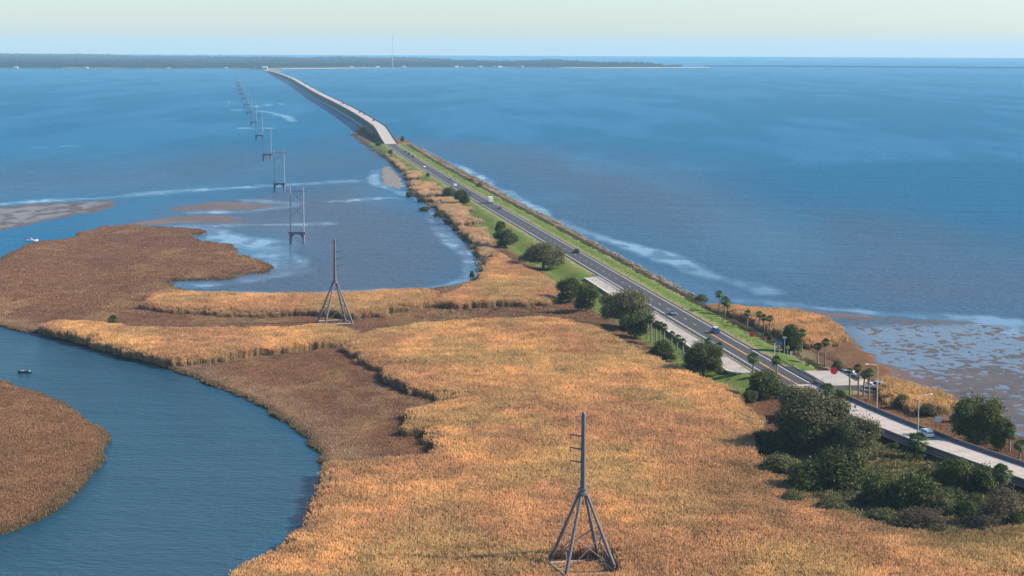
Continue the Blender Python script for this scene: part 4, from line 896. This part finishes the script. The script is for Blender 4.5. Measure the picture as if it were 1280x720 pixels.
x, y = [float(k) for k in at(968, 448, 2.)]; t = thing('roadside_post', 'plain pale post standing left of the blue sign', 'post', (x, y, gz(x, y))); m = MB(); m.tube([(0, 0, -.2), (0, 0, 18 * y / FOC)], .11, 8); m.build('pole', STEEL, t); m = MB(); m.tube([(0, 0, 18 * y / FOC), (0, 0, 18 * y / FOC + .12)], [.14, .05], 8); m.build('cap', STEEL, t)
LAMPP = mat('lamp_pole_grey', (.52, .50, .48), .5, .05, 2., metal=.4); LAMPH = mat('lamp_head_grey', (.66, .66, .64), .4, .04, 2.)
def street_lamp(y, d, label, h=10.9, arm=2.6):
    x_, y_, z = off(y, d, float(road_z(y)) + .2); s = -1 if d > 0 else 1; sl = float(road_slope(y)); rz = -math.atan(sl)
    t = thing('street_lamp', label, 'street lamp', (x_, y_, z), rz, 'street lamps on the near bridge')
    m = MB(); m.box((0, 0, -.35), (.5, .5, 1.1)); m.build('base', BAR, t)
    m = MB(); m.tube([(0, 0, .1), (0, 0, h * .5), (0, 0, h - .9)], [.13, .11, .085], 8); m.build('pole', LAMPP, t)
    m = MB(); m.tube([(0, 0, h - .92), (s * .12, 0, h - .55), (s * .5, 0, h - .2), (s * arm * .6, 0, h + .05), (s * arm, 0, h + .12)], [.085, .08, .07, .06, .05], 8); ar = m.build('arm', LAMPP, t)
    m = MB(); m.rings([[(s * (arm + a_), b_, h + .12 + c_) for b_, c_ in ((-w, -.07), (w, -.07), (w * .7, .08), (-w * .7, .08))] for a_, w in ((-.1, .08), (.1, .17), (.5, .17), (.72, .07))]); m.build('lamp_head', LAMPH, t)
street_lamp(float(at(1116, 515, 2.5)[1]), 5.3, 'street lamp with bent arm on the bay side of the near bridge')
street_lamp(float(at(1145, 556, 2.8)[1]), -5.3, 'street lamp on the marsh side of the near bridge above the single palm')
# ------------------------------------------------------------------ power line towers
GALV = mat('tower_galvanised', (.12, .118, .128), .7, .12, 1.5, metal=.15); WEATH = mat('weathered_timber', (.34, .29, .26), .9, .15, 2.5, .2); PILE = mat('pile_concrete', (.16, .15, .15), .95, .12, 1.)
def tripod_tower(px_, py_, rz, label, rzt):
    x, y = [float(k) for k in at(px_, py_, .5)]; z = gz(x, y); t = thing('transmission_tower', label, 'power tower', (x, y, z), rz, 'tripod power towers in the marsh')
    S, HCOL, HT = 4.4, 13.6, 26.9
    ft = [(-S, -S), (S, -S), (S, S), (-S, S)]; top = .42
    P_ = lambda i, k: Vector((ft[i][0] * (1 - k) + (top if ft[i][0] > 0 else -top) * k, ft[i][1] * (1 - k) + (top if ft[i][1] > 0 else -top) * k, .9 + (HCOL - .9) * k))
    for i in range(4):
        m = MB(); m.tube([P_(i, -.1), P_(i, .55), P_(i, .56)], [.31, .30, .30], 10); m.tube([P_(i, .56), P_(i, 1.)], [.26, .25], 10); m.tube([P_(i, .55), P_(i, .575)], [.37, .37], 10); m.build('leg', GALV, t)
        m = MB(); m.box((ft[i][0], ft[i][1], .1), (1.0, 1.0, 1.4)); m.build('footing', PILE, t)
        a_, b_ = P_(i, .0), P_((i + 1) % 4, .0); m = MB(); m.tube([a_ + Vector((0, 0, -.15)), b_ + Vector((0, 0, -.15))], .19, 6); m.build('base_beam', WEATH, t)
        j = (i + 1) % 4
        m = MB(); m.tube([P_(i, .04), P_(j, .46)], .085, 6); m.build('brace', GALV, t)
        m = MB(); m.tube([P_(j, .04) + (P_(i, 0) - P_(j, 0)).cross(Vector((0, 0, 1))).normalized() * .2, P_(i, .46) + (P_(i, 0) - P_(j, 0)).cross(Vector((0, 0, 1))).normalized() * .2], .085, 6); m.build('brace', GALV, t)
    m = MB(); m.tube([(0, 0, HCOL - .35), (0, 0, HCOL - .05)], [.95, .95], 14); m.tube([(0, 0, HCOL - .04), (0, 0, HCOL + .5)], [.72, .62], 14); m.tube([(0, 0, HCOL + .5), (0, 0, HCOL + .7)], [.80, .80], 14); m.build('collar', GALV, t)
    m = MB(); m.tube([(0, 0, HCOL + .3), (0, 0, HCOL + 7), (0, 0, HT)], [.50, .43, .34], 12); m.build('pole', GALV, t)
    for k, hh in enumerate((18.7, 20.9, 23.1)):
        ar = Matrix.Rotation(rzt, 3, 'Z') @ Vector((-1, 0, 0)); m = MB(); m.tube([ar * .3 + Vector((0, 0, hh)), ar * 2.3 + Vector((0, 0, hh + .35))], [.16, .10], 6); q = m.build('arm', GALV, t)
        m = MB(); e = ar * 2.2; m.tube([e + Vector((0, 0, hh + .18)), e + Vector((0, 0, hh - .35))], .07, 6); m.build('insulator', PILE, q)
    ar = Matrix.Rotation(rzt, 3, 'Z') @ Vector((1, 0, 0)); m = MB(); m.tube([ar * -1.5 + Vector((0, 0, HT - .5)), ar * .95 + Vector((0, 0, HT - .5))], .055, 6); m.tube([ar * -1.4 + Vector((0, 0, HT - .5)), Vector((0, 0, HT - 2.0))], .04, 5); m.tube([ar * .9 + Vector((0, 0, HT - .5)), Vector((0, 0, HT - 1.8))], .04, 5); m.build('crossarm', GALV, t)
    m = MB(); m.tube([(0, 0, HT), (0, 0, HT + .35)], [.38, .12], 10); m.build('cap', GALV, t)
tripod_tower(728, 715, .30, 'nearest four legged power tower rising from the golden reeds', -.30)
tripod_tower(419, 406, .36, 'farther four legged power tower beside the lagoon reeds', PI - .36)
def h_tower(x, y, label):
    t = thing('power_pylon', label, 'power tower', (x, y, 0), -math.atan(.14) * -1 * 0, 'two legged power towers crossing the bay'); w = 2.95; HB, HT = 5.0, 25.5
    for s in (-1, 1):
        m = MB(); m.tube([(s * w, 0, -1.5), (s * w, 0, HB - .6)], .52, 8); m.build('pier_leg', PILE, t)
        m = MB(); m.tube([(s * w, 0, HB), (s * w, 0, HT)], [.30, .22], 8); m.build('pole', GALV2, t)
    m = MB(); m.box((0, 0, HB - .1), (2 * w + 1.6, 1.3, 1.0))
    for s in (-1, 1):
        for k in range(4):
            a0, a1 = k * PI / 8, (k + 1) * PI / 8; r = w - .5; p0 = (s * r * math.cos(a0), HB - 3.0 + 2.4 * math.sin(a0)); p1 = (s * r * math.cos(a1), HB - 3.0 + 2.4 * math.sin(a1))
            for yy, fl in ((-.5, 1), (.5, -1)):
                q = ((p0[0], yy, p0[1]), (p1[0], yy, p1[1]), (p1[0], yy, HB - .6), (p0[0], yy, HB - .6)); m.quad(*(q if s * fl < 0 else q[::-1]))
            m.quad((p0[0], -.5, p0[1]), (p1[0], -.5, p1[1]), (p1[0], .5, p1[1]), (p0[0], .5, p0[1]))
    m.build('cap_beam', PILE, t)
    for (z0, z1) in ((11.5, 18.2), (18.4, 23.6)):
        for s in (-1, 1): m = MB(); m.tube([(-s * w, .12 * s, z0), (s * w, .12 * s, z1)], .06, 5); m.build('brace', GALV, t)
    m = MB(); m.box((0, .32, HT - 1.9), (2 * w + 3.6, .16, .24)); m.build('crossarm', GALV, t)
    for s in (-1, 0, 1): m = MB(); m.tube([(s * 4.5, .32, HT - 2.05), (s * 4.5, .32, HT - 3.2)], .09, 6); m.build('insulator', PILE, t)
    return t
GALV2 = mat('pole_galvanised_pale', (.30, .31, .33), .5, .08, 1.2, metal=.2)
h0 = None; tl = ['nearest two legged power tower standing in the lagoon', 'two legged power tower second from the lagoon, by the pale channel', 'two legged power tower third out from the lagoon', 'two legged power tower fourth out in open water', 'two legged power tower fifth out in open water', 'two legged power tower sixth out in the bay', 'two legged power tower seventh out in the bay, near the pale wake']
for i in range(12):
    if i == 0: x, y = -96., 885.
    elif i == 1: x, y = -141., 1203.
    else: x, y = -141 - 47.2 * (i - 1), 1203 + 325. * (i - 1)
    lab = tl[i] if i < len(tl) else 'tiny hazy two legged power tower far out in the bay line'
    if h0 is None: h0 = h_tower(x, y, lab)
    else: dup(h0, (x, y, 0), 0, lab)
# ------------------------------------------------------------------ boats and people
SKIN = mat('skin', (.45, .27, .19), .6, .05, 8.); HAIR = mat('hair_dark', (.025, .018, .012), .9, .1, 9.); NAVY = mat('navy_cloth', (.02, .025, .05), .9, .1, 9.); BLK = mat('black_cloth', (.018, .018, .02), .9, .1, 9.); TAN = mat('tan_cloth', (.22, .17, .11), .9, .1, 9.); WCL = mat('white_cloth', (.65, .65, .65), .9, .05, 9.)
HULLW = mat('hull_white', (.74, .75, .77), .3, .04, 2.); HULLD = mat('hull_dark', (.035, .035, .038), .5, .08, 2.); WOODS = mat('seat_wood', (.30, .20, .12), .8, .12, 4.)
def person(label, loc, rz, shirt, pants, paddle=False, stand=False):
    """seated (or standing) figure, origin at the seat (or the feet), facing +x; one continuous body"""
    J = {'pel': (0, 0, .10), 'chest': (.05, 0, .42), 'neck': (.07, 0, .60), 'chin': (.09, 0, .68), 'head': (.10, 0, .80), 'crown': (.09, 0, .87)}
    R = {'pel': .15, 'chest': .17, 'neck': .06, 'chin': .075, 'head': .105, 'crown': .06}
    E = [('pel', 'chest'), ('chest', 'neck'), ('neck', 'chin'), ('chin', 'head'), ('head', 'crown')]
    for s, k in ((-1, 'r'), (1, 'l')):
        if stand: leg = [('hip', (0, s * .10, .0), .10), ('knee', (.05, s * .12, -.42), .07), ('ank', (0, s * .12, -.82), .05), ('toe', (.16, s * .13, -.86), .04)]
        else: leg = [('hip', (.05, s * .11, .06), .10), ('knee', (.45, s * .14, .13), .07), ('ank', (.60, s * .13, -.27), .05), ('toe', (.75, s * .13, -.30), .04)]
        fw = .38 if paddle else .28
        arm = [('sho', (.05, s * .20, .53), .075), ('elb', (.16, s * .27, .30), .055), ('wri', (fw, s * .18, .24 if not stand else .30), .038), ('hand', (fw + .09, s * .15, .24 if not stand else .30), .042)]
        prev = 'pel'
        for nme, p, r in leg: J[nme + k] = p; R[nme + k] = r; E.append((prev, nme + k)); prev = nme + k
        prev = 'chest'
        for nme, p, r in arm: J[nme + k] = p; R[nme + k] = r; E.append((prev, nme + k)); prev = nme + k
    ks = list(J); me = bpy.data.meshes.new('person'); me.from_pydata([J[k] for k in ks], [(ks.index(a), ks.index(b)) for a, b in E], [])
    o = bpy.data.objects.new('person', me); COL.objects.link(o); o.modifiers.new('skin', 'SKIN'); sb = o.modifiers.new('sub', 'SUBSURF'); sb.levels = 1; sb.render_levels = 1
    for i, k in enumerate(ks): me.skin_vertices[0].data[i].radius = (R[k], R[k])
    me.skin_vertices[0].data[0].use_root = True
    dg = bpy.context.evaluated_depsgraph_get(); dg.update(); bm_ = bpy.data.meshes.new_from_object(o.evaluated_get(dg)); o.modifiers.clear(); o.data = bm_
    bm_.materials.clear()
    for q in (SKIN, shirt, pants): bm_.materials.append(q)
    for p in bm_.polygons:
        c = p.center; arm_low = abs(c.y) > .12 and c.x > .2 and c.z > .15 and not (c.x < .5 and c.z < .19)
        p.material_index = 0 if (c.z > .61 or (c.x > .30 and .2 < c.z < .36 and abs(c.y) < .22)) else (1 if c.z > .14 and (c.x < .26 or arm_low) else 2); p.use_smooth = True
    o.location = loc; o.rotation_euler = (0, 0, rz); tag(o, label, 'person')
    m = MB(); rs = []
    for z, r in ((.79, .118), (.85, .112), (.90, .08), (.925, .02)): rs.append([(.075 + r * math.cos(t), r * .9 * math.sin(t), z) for t in [2 * PI * i / 10 for i in range(10)]])
    m.rings(rs); m.build('hair', HAIR, o, True)
    for s in (-1, 1): m = MB(); m.box((.20, s * .038, .79), (.012, .022, .014)); m.build('eye', BLK, o)
    m = MB(); m.box((.215, 0, .755), (.03, .022, .035)); m.build('nose', SKIN, o)
    return o
def hull_mesh(Ln, W, Hh, sharp_both=False, deck=None):
    m = MB(); rs = []; n = 11
    for i in range(n):
        t = i / (n - 1); x = -Ln / 2 + Ln * t
        w = W / 2 * (math.sin(PI * min(max(t, .03), .97)) ** .55 if sharp_both else (1 - max(0, (t - .5) / .5) ** 2.2 * .96) * (.9 + .1 * min(1, t * 4)))
        k = Hh * (1 + .25 * (t if not sharp_both else abs(2 * t - 1)) ** 2); zb = -.18 if not sharp_both else -.1 + .1 * abs(2 * t - 1) ** 4; wi = max(w - .07, .012)
        rs.append([(x, -w * .55, zb), (x, -w * .93, zb * .2 + .08), (x, -w, k), (x, -wi, k), (x, -wi * .85, .06), (x, wi * .85, .06), (x, wi, k), (x, w, k), (x, w * .93, zb * .2 + .08), (x, w * .55, zb)])
    m.rings(rs); return m
bx, by = [float(k) for k in at(40.2, 301.3)]
t = thing('motorboat', 'small white motorboat with people in the upper channel', 'boat', (bx, by, .04), .06)
hull_mesh(5.4, 2.05, .62).build('hull', HULLW, t)
m = MB(); m.box((-.2, 0, .62), (.6, .75, 1.1), taper=.9); m.build('console', HULLW, t, bevel=.04)
m = MB(); m.box((-.02, 0, 1.32), (.05, .7, .36)); m.build('windscreen', GLASS, t)
m = MB(); m.box((-1.25, 0, .40), (.5, 1.1, .62)); m.build('seat', mat('boat_seat', (.55, .55, .53), .7, .05, 4.), t, bevel=.04)
m = MB(); m.box((1.35, 0, .38), (.9, 1.0, .55), taper=.9); m.build('bow_locker', HULLW, t, bevel=.04)
m = MB(); m.box((-2.85, 0, .85), (.45, .38, .62), taper=.8); m.box((-2.85, 0, .25), (.22, .16, .95)); m.build('outboard_motor', HULLD, t, bevel=.04)
m = MB(); m.tube([(-2.2, -.85, .6), (-2.2, -.85, 1.0), (-1.4, -.9, 1.0), (-1.4, -.9, .6)], .03, 6); m.build('rail', STEEL, t)
bo = Matrix.Translation((bx, by, .04)) @ Matrix.Rotation(.06, 4, 'Z')
person('person in dark clothes sitting at the stern of the white motorboat', bo @ Vector((-1.25, .1, .68)), .06, NAVY, BLK)
person('person in white standing at the console of the white motorboat', bo @ Vector((-.75, 0, .94)), .06, WCL, NAVY, stand=True)
person('person in dark clothes sitting at the bow of the white motorboat', bo @ Vector((1.25, .05, .64)), .06, BLK, NAVY)
bx, by = [float(k) for k in at(31, 466)]; rz = -.12
t = thing('canoe', 'dark low skiff with two people in the creek', 'boat', (bx, by, .03), rz)
hull_mesh(3.9, 1.05, .34, True).build('hull', HULLD, t)
for xx in (-1.1, .85): m = MB(); m.box((xx, 0, .28), (.28, .82, .05)); m.build('seat', WOODS, t)
bo = Matrix.Translation((bx, by, .03)) @ Matrix.Rotation(rz, 4, 'Z')
person('person in black sitting at the left end of the dark skiff', bo @ Vector((-1.12, 0, .30)), rz, BLK, NAVY, True)
person('person in navy sitting at the right end of the dark skiff', bo @ Vector((.80, 0, .30)), rz, NAVY, BLK)
co = thing('cooler', 'white cooler box standing in the bow of the dark skiff', 'cooler', bo @ Vector((1.25, -.02, .08)), rz)
m = MB(); m.box((0, 0, .2), (.55, .38, .36), taper=1.05); m.build('body', HULLW, co, bevel=.02); m = MB(); m.box((0, 0, .42), (.60, .42, .08)); m.build('lid', HULLW, co, bevel=.02)
pd = bo @ Vector((-.66, 0, .56)); t = thing('paddle', 'paddle held across the dark skiff by the person in black', 'paddle', pd, rz)
m = MB(); m.tube([(0, -.75, .10), (0, .75, -.10)], .018, 6); m.build('shaft', WOODS, t)
for s in (-1, 1): m = MB(); m.box((0, s * .92, -s * .12), (.03, .40, .16)); m.build('blade', HULLW, t)
# ------------------------------------------------------------------ far shore
PROF = np.array([(-420, 67), (0, 66.8), (130, 67), (150, 68.6), (200, 69.6), (260, 70.3), (330, 70.6), (400, 71), (490, 71.4), (530, 72), (560, 73), (600, 75), (660, 75), (680, 73.6), (700, 74.2), (740, 76), (770, 78.6), (820, 78.6), (845, 79.8), (862, 81.4), (886, 83.2)], float)
NEAR = np.array([(-420, 86.2), (0, 86), (170, 86.3), (300, 86.3), (322, 87.5), (336, 89.5), (347, 91), (352, 90), (346, 86.4), (450, 85.2), (560, 85.0), (640, 84.8), (700, 85), (760, 85.2), (840, 84.9), (888, 84.7)], float)
def far_y(px_, top, h=14.):
    d = top - 57.7 - (px_ - 640) * .0039; return np.minimum((HC - h) * FOC / d, 15800)
fp = [tuple(p) for p in gp(NEAR)]
for px_, tp in PROF[::-1]:
    Y_ = float(far_y(px_, tp)) * 1.0; y0 = float(at(px_, np.interp(px_, NEAR[[0, 1, 2, 3, 9, 10, 11, 12, 13, 14, 15], 0], NEAR[[0, 1, 2, 3, 9, 10, 11, 12, 13, 14, 15], 1]))[1]); Y_ = max(Y_, y0 + 120)
    fp.append(((px_ - 640) / FOC * Y_, Y_))
FP = np.array(fp)
m = MB(); n = len(fp); bm = bmesh.new(); vt = [bm.verts.new((x, y, 1.6)) for x, y in fp]; vb = [bm.verts.new((x, y, -1)) for x, y in fp]
f = bm.faces.new(vt); f.normal_update()
if f.normal.z < 0: f.normal_flip()
for i in range(n): bm.faces.new((vt[i], vb[i], vb[(i + 1) % n], vt[(i + 1) % n]))
bmesh.ops.triangulate(bm, faces=bm.faces[:]); me = bpy.data.meshes.new('far_shore'); bm.to_mesh(me); bm.free(); me.materials.append(mat('far_ground', (.13, .115, .075), .95, .2, .02))
o = bpy.data.objects.new('far_shore', me); COL.objects.link(o); tag(o, 'low sandy far shore across the bay', 'far shore', kind='structure')
SANDF = mat('far_sand', (.42, .36, .29), .95, .12, .02)
for pl, lab in (([(352, 86.6), (450, 85.3), (476, 85.2), (474, 84.7), (440, 84.8), (352, 85.7)], 'pale beach strip beside the far bridge landing'), ([(700, 85.05), (760, 85.25), (840, 84.95), (888, 84.75), (886, 84.0), (840, 84.2), (760, 84.5), (706, 84.6)], 'pale sand spit at the right end of the far shore')):
    q = gp(pl, 2.0); m = MB(); m.quad(*[(a_, b_, 2.0) for a_, b_ in q]); me_ = m.mesh('beach', SANDF); o = bpy.data.objects.new('beach', me_); COL.objects.link(o); tag(o, lab, 'beach', kind='structure')
FARLEAF = tintmat('far_leaf', (1, 1, 1), .15)
def far_crown(seed):
    me = crown_mesh('far_crown', lobes(6, seed, 14., .05, 9.), 80, 7, 1.5, FARLEAF, 1.3, False, seed); return bpy.data.objects.new('far_crown', me)
pts = []; Y_ = 6800.
while Y_ < 15800:
    s = Y_ / 430.; xs = np.arange(-.36 * Y_, .12 * Y_, s); xs = xs + rng.uniform(-.5, .5, len(xs)) * s; pts.append(np.stack([xs, Y_ + rng.uniform(-.5, .5, len(xs)) * s * 2, np.full(len(xs), s)], 1)); Y_ += s * (1.7 if Y_ < 9000 else 3)
P = np.concatenate(pts); d_ = sdf(FP, P[:, 0], P[:, 1]); cl = fbm(P[:, 0] / 150, P[:, 1] / 300, 141, 4)
spit = P[:, 0] / P[:, 1] * FOC + 640
thin = np.where((spit > 335) & (spit < 480), 45., 14.) + np.where(spit > 690, 40, 0)
m = (d_ > thin + 40 * (cl - .4)) & (cl > .30) & ~((spit > 320) & (spit < 352) & (P[:, 1] < 7150)); P = P[m]; cl = cl[m]; n = len(P)
hs = (.35 + 1.25 * fbm(P[:, 0] / 170, P[:, 1] / 400, 143, 4)) * rng.uniform(.75, 1.15, n); ws = P[:, 2] / 18 * rng.uniform(.9, 1.3, n)
scatter('far_wood', [far_crown(i) for i in (1, 2, 3)], np.stack([P[:, 0], P[:, 1], np.full(n, 1.2)], 1), rng.uniform(0, 6.28, n), np.stack([ws, ws, hs], 1), np.array([.010, .021, .026]) * rng.uniform(.6, 1.4, n)[:, None], 'hazy far-off woods along the opposite shore', 'woods')
print('far trees', n)
ROOFG = mat('roof_grey', (.32, .31, .31), .8, .1, .3); WALLW = mat('house_white', (.52, .50, .49), .8, .05, .3); WALLT = mat('house_pinkish', (.55, .46, .42), .8, .06, .3)
def house(px_, py_, w, d, h, wall, label, rz=0., group='buildings on the far shore'):
    x, y = [float(k) for k in at(px_, py_, 1.6)]; t = thing('house', label, 'house', (x, y, 1.6), rz, group)
    m = MB(); m.box((0, 0, h / 2), (w, d, h)); m.build('wall', wall, t)
    m = MB(); a = w / 2 + .6; b_ = d / 2 + .6; r = h + d * .28
    m.quad((-a, -b_, h - .1), (a, -b_, h - .1), (a, 0, r), (-a, 0, r)); m.quad((a, b_, h - .1), (-a, b_, h - .1), (-a, 0, r), (a, 0, r)); m.quad((-a, b_, h - .1), (-a, -b_, h - .1), (-a, 0, r)); m.quad((a, -b_, h - .1), (a, b_, h - .1), (a, 0, r)); m.quad((-a, -b_, h - .1), (-a, b_, h - .1), (a, b_, h - .1), (a, -b_, h - .1)); m.build('roof', ROOFG if wall is not WALLW else WALLW, t)
    for k in range(3): m = MB(); m.box((-w * .3 + w * .3 * k, -d / 2 - .02, h * .5), (w * .1, .08, h * .35)); m.build('window', GLASS, t)
for px_, py_, w, d, h, wl, lab in (
 (571, 84.6, 16, 10, 6, WALLW, 'white waterfront house far right of the radio mast'), (577, 84.8, 9, 8, 4, WALLW, 'tiny white shed beside the white waterfront house'),
 (601, 84.4, 14, 10, 5, WALLW, 'white building left of the long white waterfront block'), (617, 84.2, 26, 14, 7, WALLW, 'long white waterfront block on the far shore'), (625, 84.6, 18, 12, 5, WALLW, 'low white building right of the long waterfront block'),
 (653, 84.5, 8, 8, 7, WALLW, 'small pale hut alone on the far shore before the sand spit'), (505, 84.6, 18, 12, 5, WALLT, 'pinkish house on the far shore under the radio mast'), (472, 84.8, 16, 10, 5, WALLW, 'pale house at the end of the far beach'),
 (440, 85.1, 14, 10, 5, WALLT, 'pinkish house behind the far beach'), (288, 85.4, 16, 12, 6, WALLT, 'pinkish house on the far shore left of the bridge landing'), (283, 85.8, 14, 9, 4, WALLW, 'low white house on the far shore left of the bridge landing'),
 (211, 85.9, 12, 9, 4, WALLT, 'pinkish house at the waterline, middle of the far left shore'), (42, 85.0, 12, 12, 6, WALLT, 'pinkish house near the left end of the far shore'), (20, 85.4, 18, 12, 5, WALLT, 'pale house at the left end of the far shore'), (108, 85.6, 16, 10, 5, WALLT, 'pinkish house on the far shore between the left woods'),
 (331, 87.2, 24, 16, 11, WALLT, 'tall pinkish building where the long bridge lands'), (326, 86.6, 20, 14, 7, WALLT, 'low pinkish building left of the tall one at the bridge landing'), (338, 88.4, 22, 12, 5, WALLT, 'low long shed on the landing beside the bridge end'), (335, 90, 18, 10, 4, WALLT, 'lowest shed at the waterline of the bridge landing'), (320, 86.3, 16, 10, 5, WALLT, 'small house at the left foot of the bridge landing')):
    house(px_, py_, w * .8, d * .8, h * .8, wl, lab, random.uniform(-.3, .3))
Yt = 7750.; xt = (490.5 - 640) / FOC * Yt; hz = 127.
t = thing('radio_mast', 'tall thin grey radio mast above the far woods', 'radio mast', (xt, Yt, 1.6)); MAST = mat('mast_grey', (.40, .38, .38), .6, .08, .05)
m = MB()
for i in range(3):
    a = 2 * PI * i / 3 + .3; m.tube([(1.5 * math.cos(a), 1.5 * math.sin(a), 0), (1.1 * math.cos(a), 1.1 * math.sin(a), hz)], .34, 5)
for k in range(48):
    z = k * hz / 48
    for i in range(3):
        a, b_ = 2 * PI * i / 3 + .3, 2 * PI * (i + 1) / 3 + .3; m.tube([(1.45 * math.cos(a), 1.45 * math.sin(a), z), (1.4 * math.cos(b_), 1.4 * math.sin(b_), z + hz / 48)], .2, 4)
m.build('lattice', MAST, t); m = MB(); m.tube([(0, 0, hz), (0, 0, hz + 9)], [.4, .15], 6); m.build('antenna', MAST, t)
m = MB(); m.box((4.5, -3, 2), (7, 5, 4)); m.build('equipment_hut', WALLW, t)
for k in range(3): a = 2 * PI * k / 3 + .3; m = MB(); m.tube([(0, 0, hz * .9), (70 * math.cos(a), 70 * math.sin(a), 0)], .05, 4); m.build('guy_wire', MAST, t)
# far bridge on the right
t = thing('distant_bridge', 'thin low bridge line crossing the water far off at right', 'bridge', (0, 0, 0))
bp_ = gp([(880, 84.3), (960, 84.5), (1060, 85.0), (1160, 85.6), (1280, 86.6), (1500, 88.6)])
q0 = [(x, y) for x, y in bp_]; m = MB(); pr = []; seg = []
for i in range(len(q0) - 1):
    for k in range(12): seg.append(np.array(q0[i]) * (1 - k / 12) + np.array(q0[i + 1]) * k / 12)
for s_ in seg: pr.append([(s_[0], s_[1] - 5, 4.4), (s_[0], s_[1] + 5, 4.4), (s_[0], s_[1] + 5, 9.0), (s_[0], s_[1] - 5, 9.0)])
m.rings(pr); DBR = mat('far_bridge_concrete', (.09, .09, .095), .9, .05, .01); m.build('deck', DBR, t)
for s_ in seg[::1][:60]: m = MB(); m.box((s_[0], s_[1], 1.9), (1.2, 8, 6.4)); m.build('pier', DBR, t)
# ------------------------------------------------------------------ air, sky, sun, camera
m = MB(); hb = 19500.; m.box((0, 0, (HZ_TOP - 2.2) / 2), (2 * hb, 2 * hb, HZ_TOP + 2.2)); hz_m = bpy.data.materials.new('haze_air'); hz_m.use_nodes = True; nt = hz_m.node_tree; nt.nodes.remove(nt.nodes['Principled BSDF'])
pv = nt.nodes.new('ShaderNodeVolumePrincipled'); pv.inputs['Color'].default_value = HZ_COL; pv.inputs['Density'].default_value = HZ_DENS; pv.inputs['Anisotropy'].default_value = HZ_ANI; nt.links.new(pv.outputs[0], nt.nodes['Material Output'].inputs['Volume'])
hz_o = m.build('haze', hz_m); tag(hz_o, 'pale blue haze in the air over the bay', 'haze', kind='stuff')
SUN_EL, SUN_AZ = math.radians(33), math.radians(SUN_AZ_D)     # azimuth clockwise from +y (straight ahead)
w = bpy.data.worlds.new('World'); SC.world = w; w.use_nodes = True; nt = w.node_tree; bg = nt.nodes['Background']
sk = nt.nodes.new('ShaderNodeTexSky'); sk.sky_type = 'NISHITA'; sk.sun_disc = False; sk.sun_elevation = SUN_EL; sk.sun_rotation = SUN_AZ; sk.altitude = 80; sk.air_density = SKY[0]; sk.dust_density = SKY[1]; sk.ozone_density = SKY[2]
nt.links.new(sk.outputs[0], bg.inputs[0]); bg.inputs[1].default_value = SKY_STR
sd = bpy.data.lights.new('sun', 'SUN'); sd.energy = SUN_STR; sd.angle = math.radians(.53); sd.color = (1., .93, .82); so = bpy.data.objects.new('sun', sd); COL.objects.link(so)
dv = Vector((math.sin(SUN_AZ) * math.cos(SUN_EL), math.cos(SUN_AZ) * math.cos(SUN_EL), math.sin(SUN_EL))); so.rotation_euler = dv.to_track_quat('Z', 'Y').to_euler()
cd = bpy.data.cameras.new('camera'); cam = bpy.data.objects.new('camera', cd); COL.objects.link(cam); cd.sensor_width = 36; cd.lens = 36 * FOC / 1280; cd.clip_start = 1; cd.clip_end = 80000
M = Matrix([[*_R], [*_U], [*(-_f)]]).transposed().to_4x4(); M.translation = (0, 0, HC); cam.matrix_world = M; SC.camera = cam
SC.view_settings.view_transform = 'Standard'; SC.view_settings.look = 'None'; SC.view_settings.exposure = EXPO; SC.view_settings.gamma = 1
SC.cycles.use_denoising = True; SC.cycles.max_bounces = 6; SC.cycles.diffuse_bounces = 3; SC.cycles.glossy_bounces = 3; SC.cycles.volume_bounces = 1; SC.cycles.transparent_max_bounces = 16
SC.cycles.use_adaptive_sampling = False
SC.render.resolution_x, SC.render.resolution_y = 1024, 576
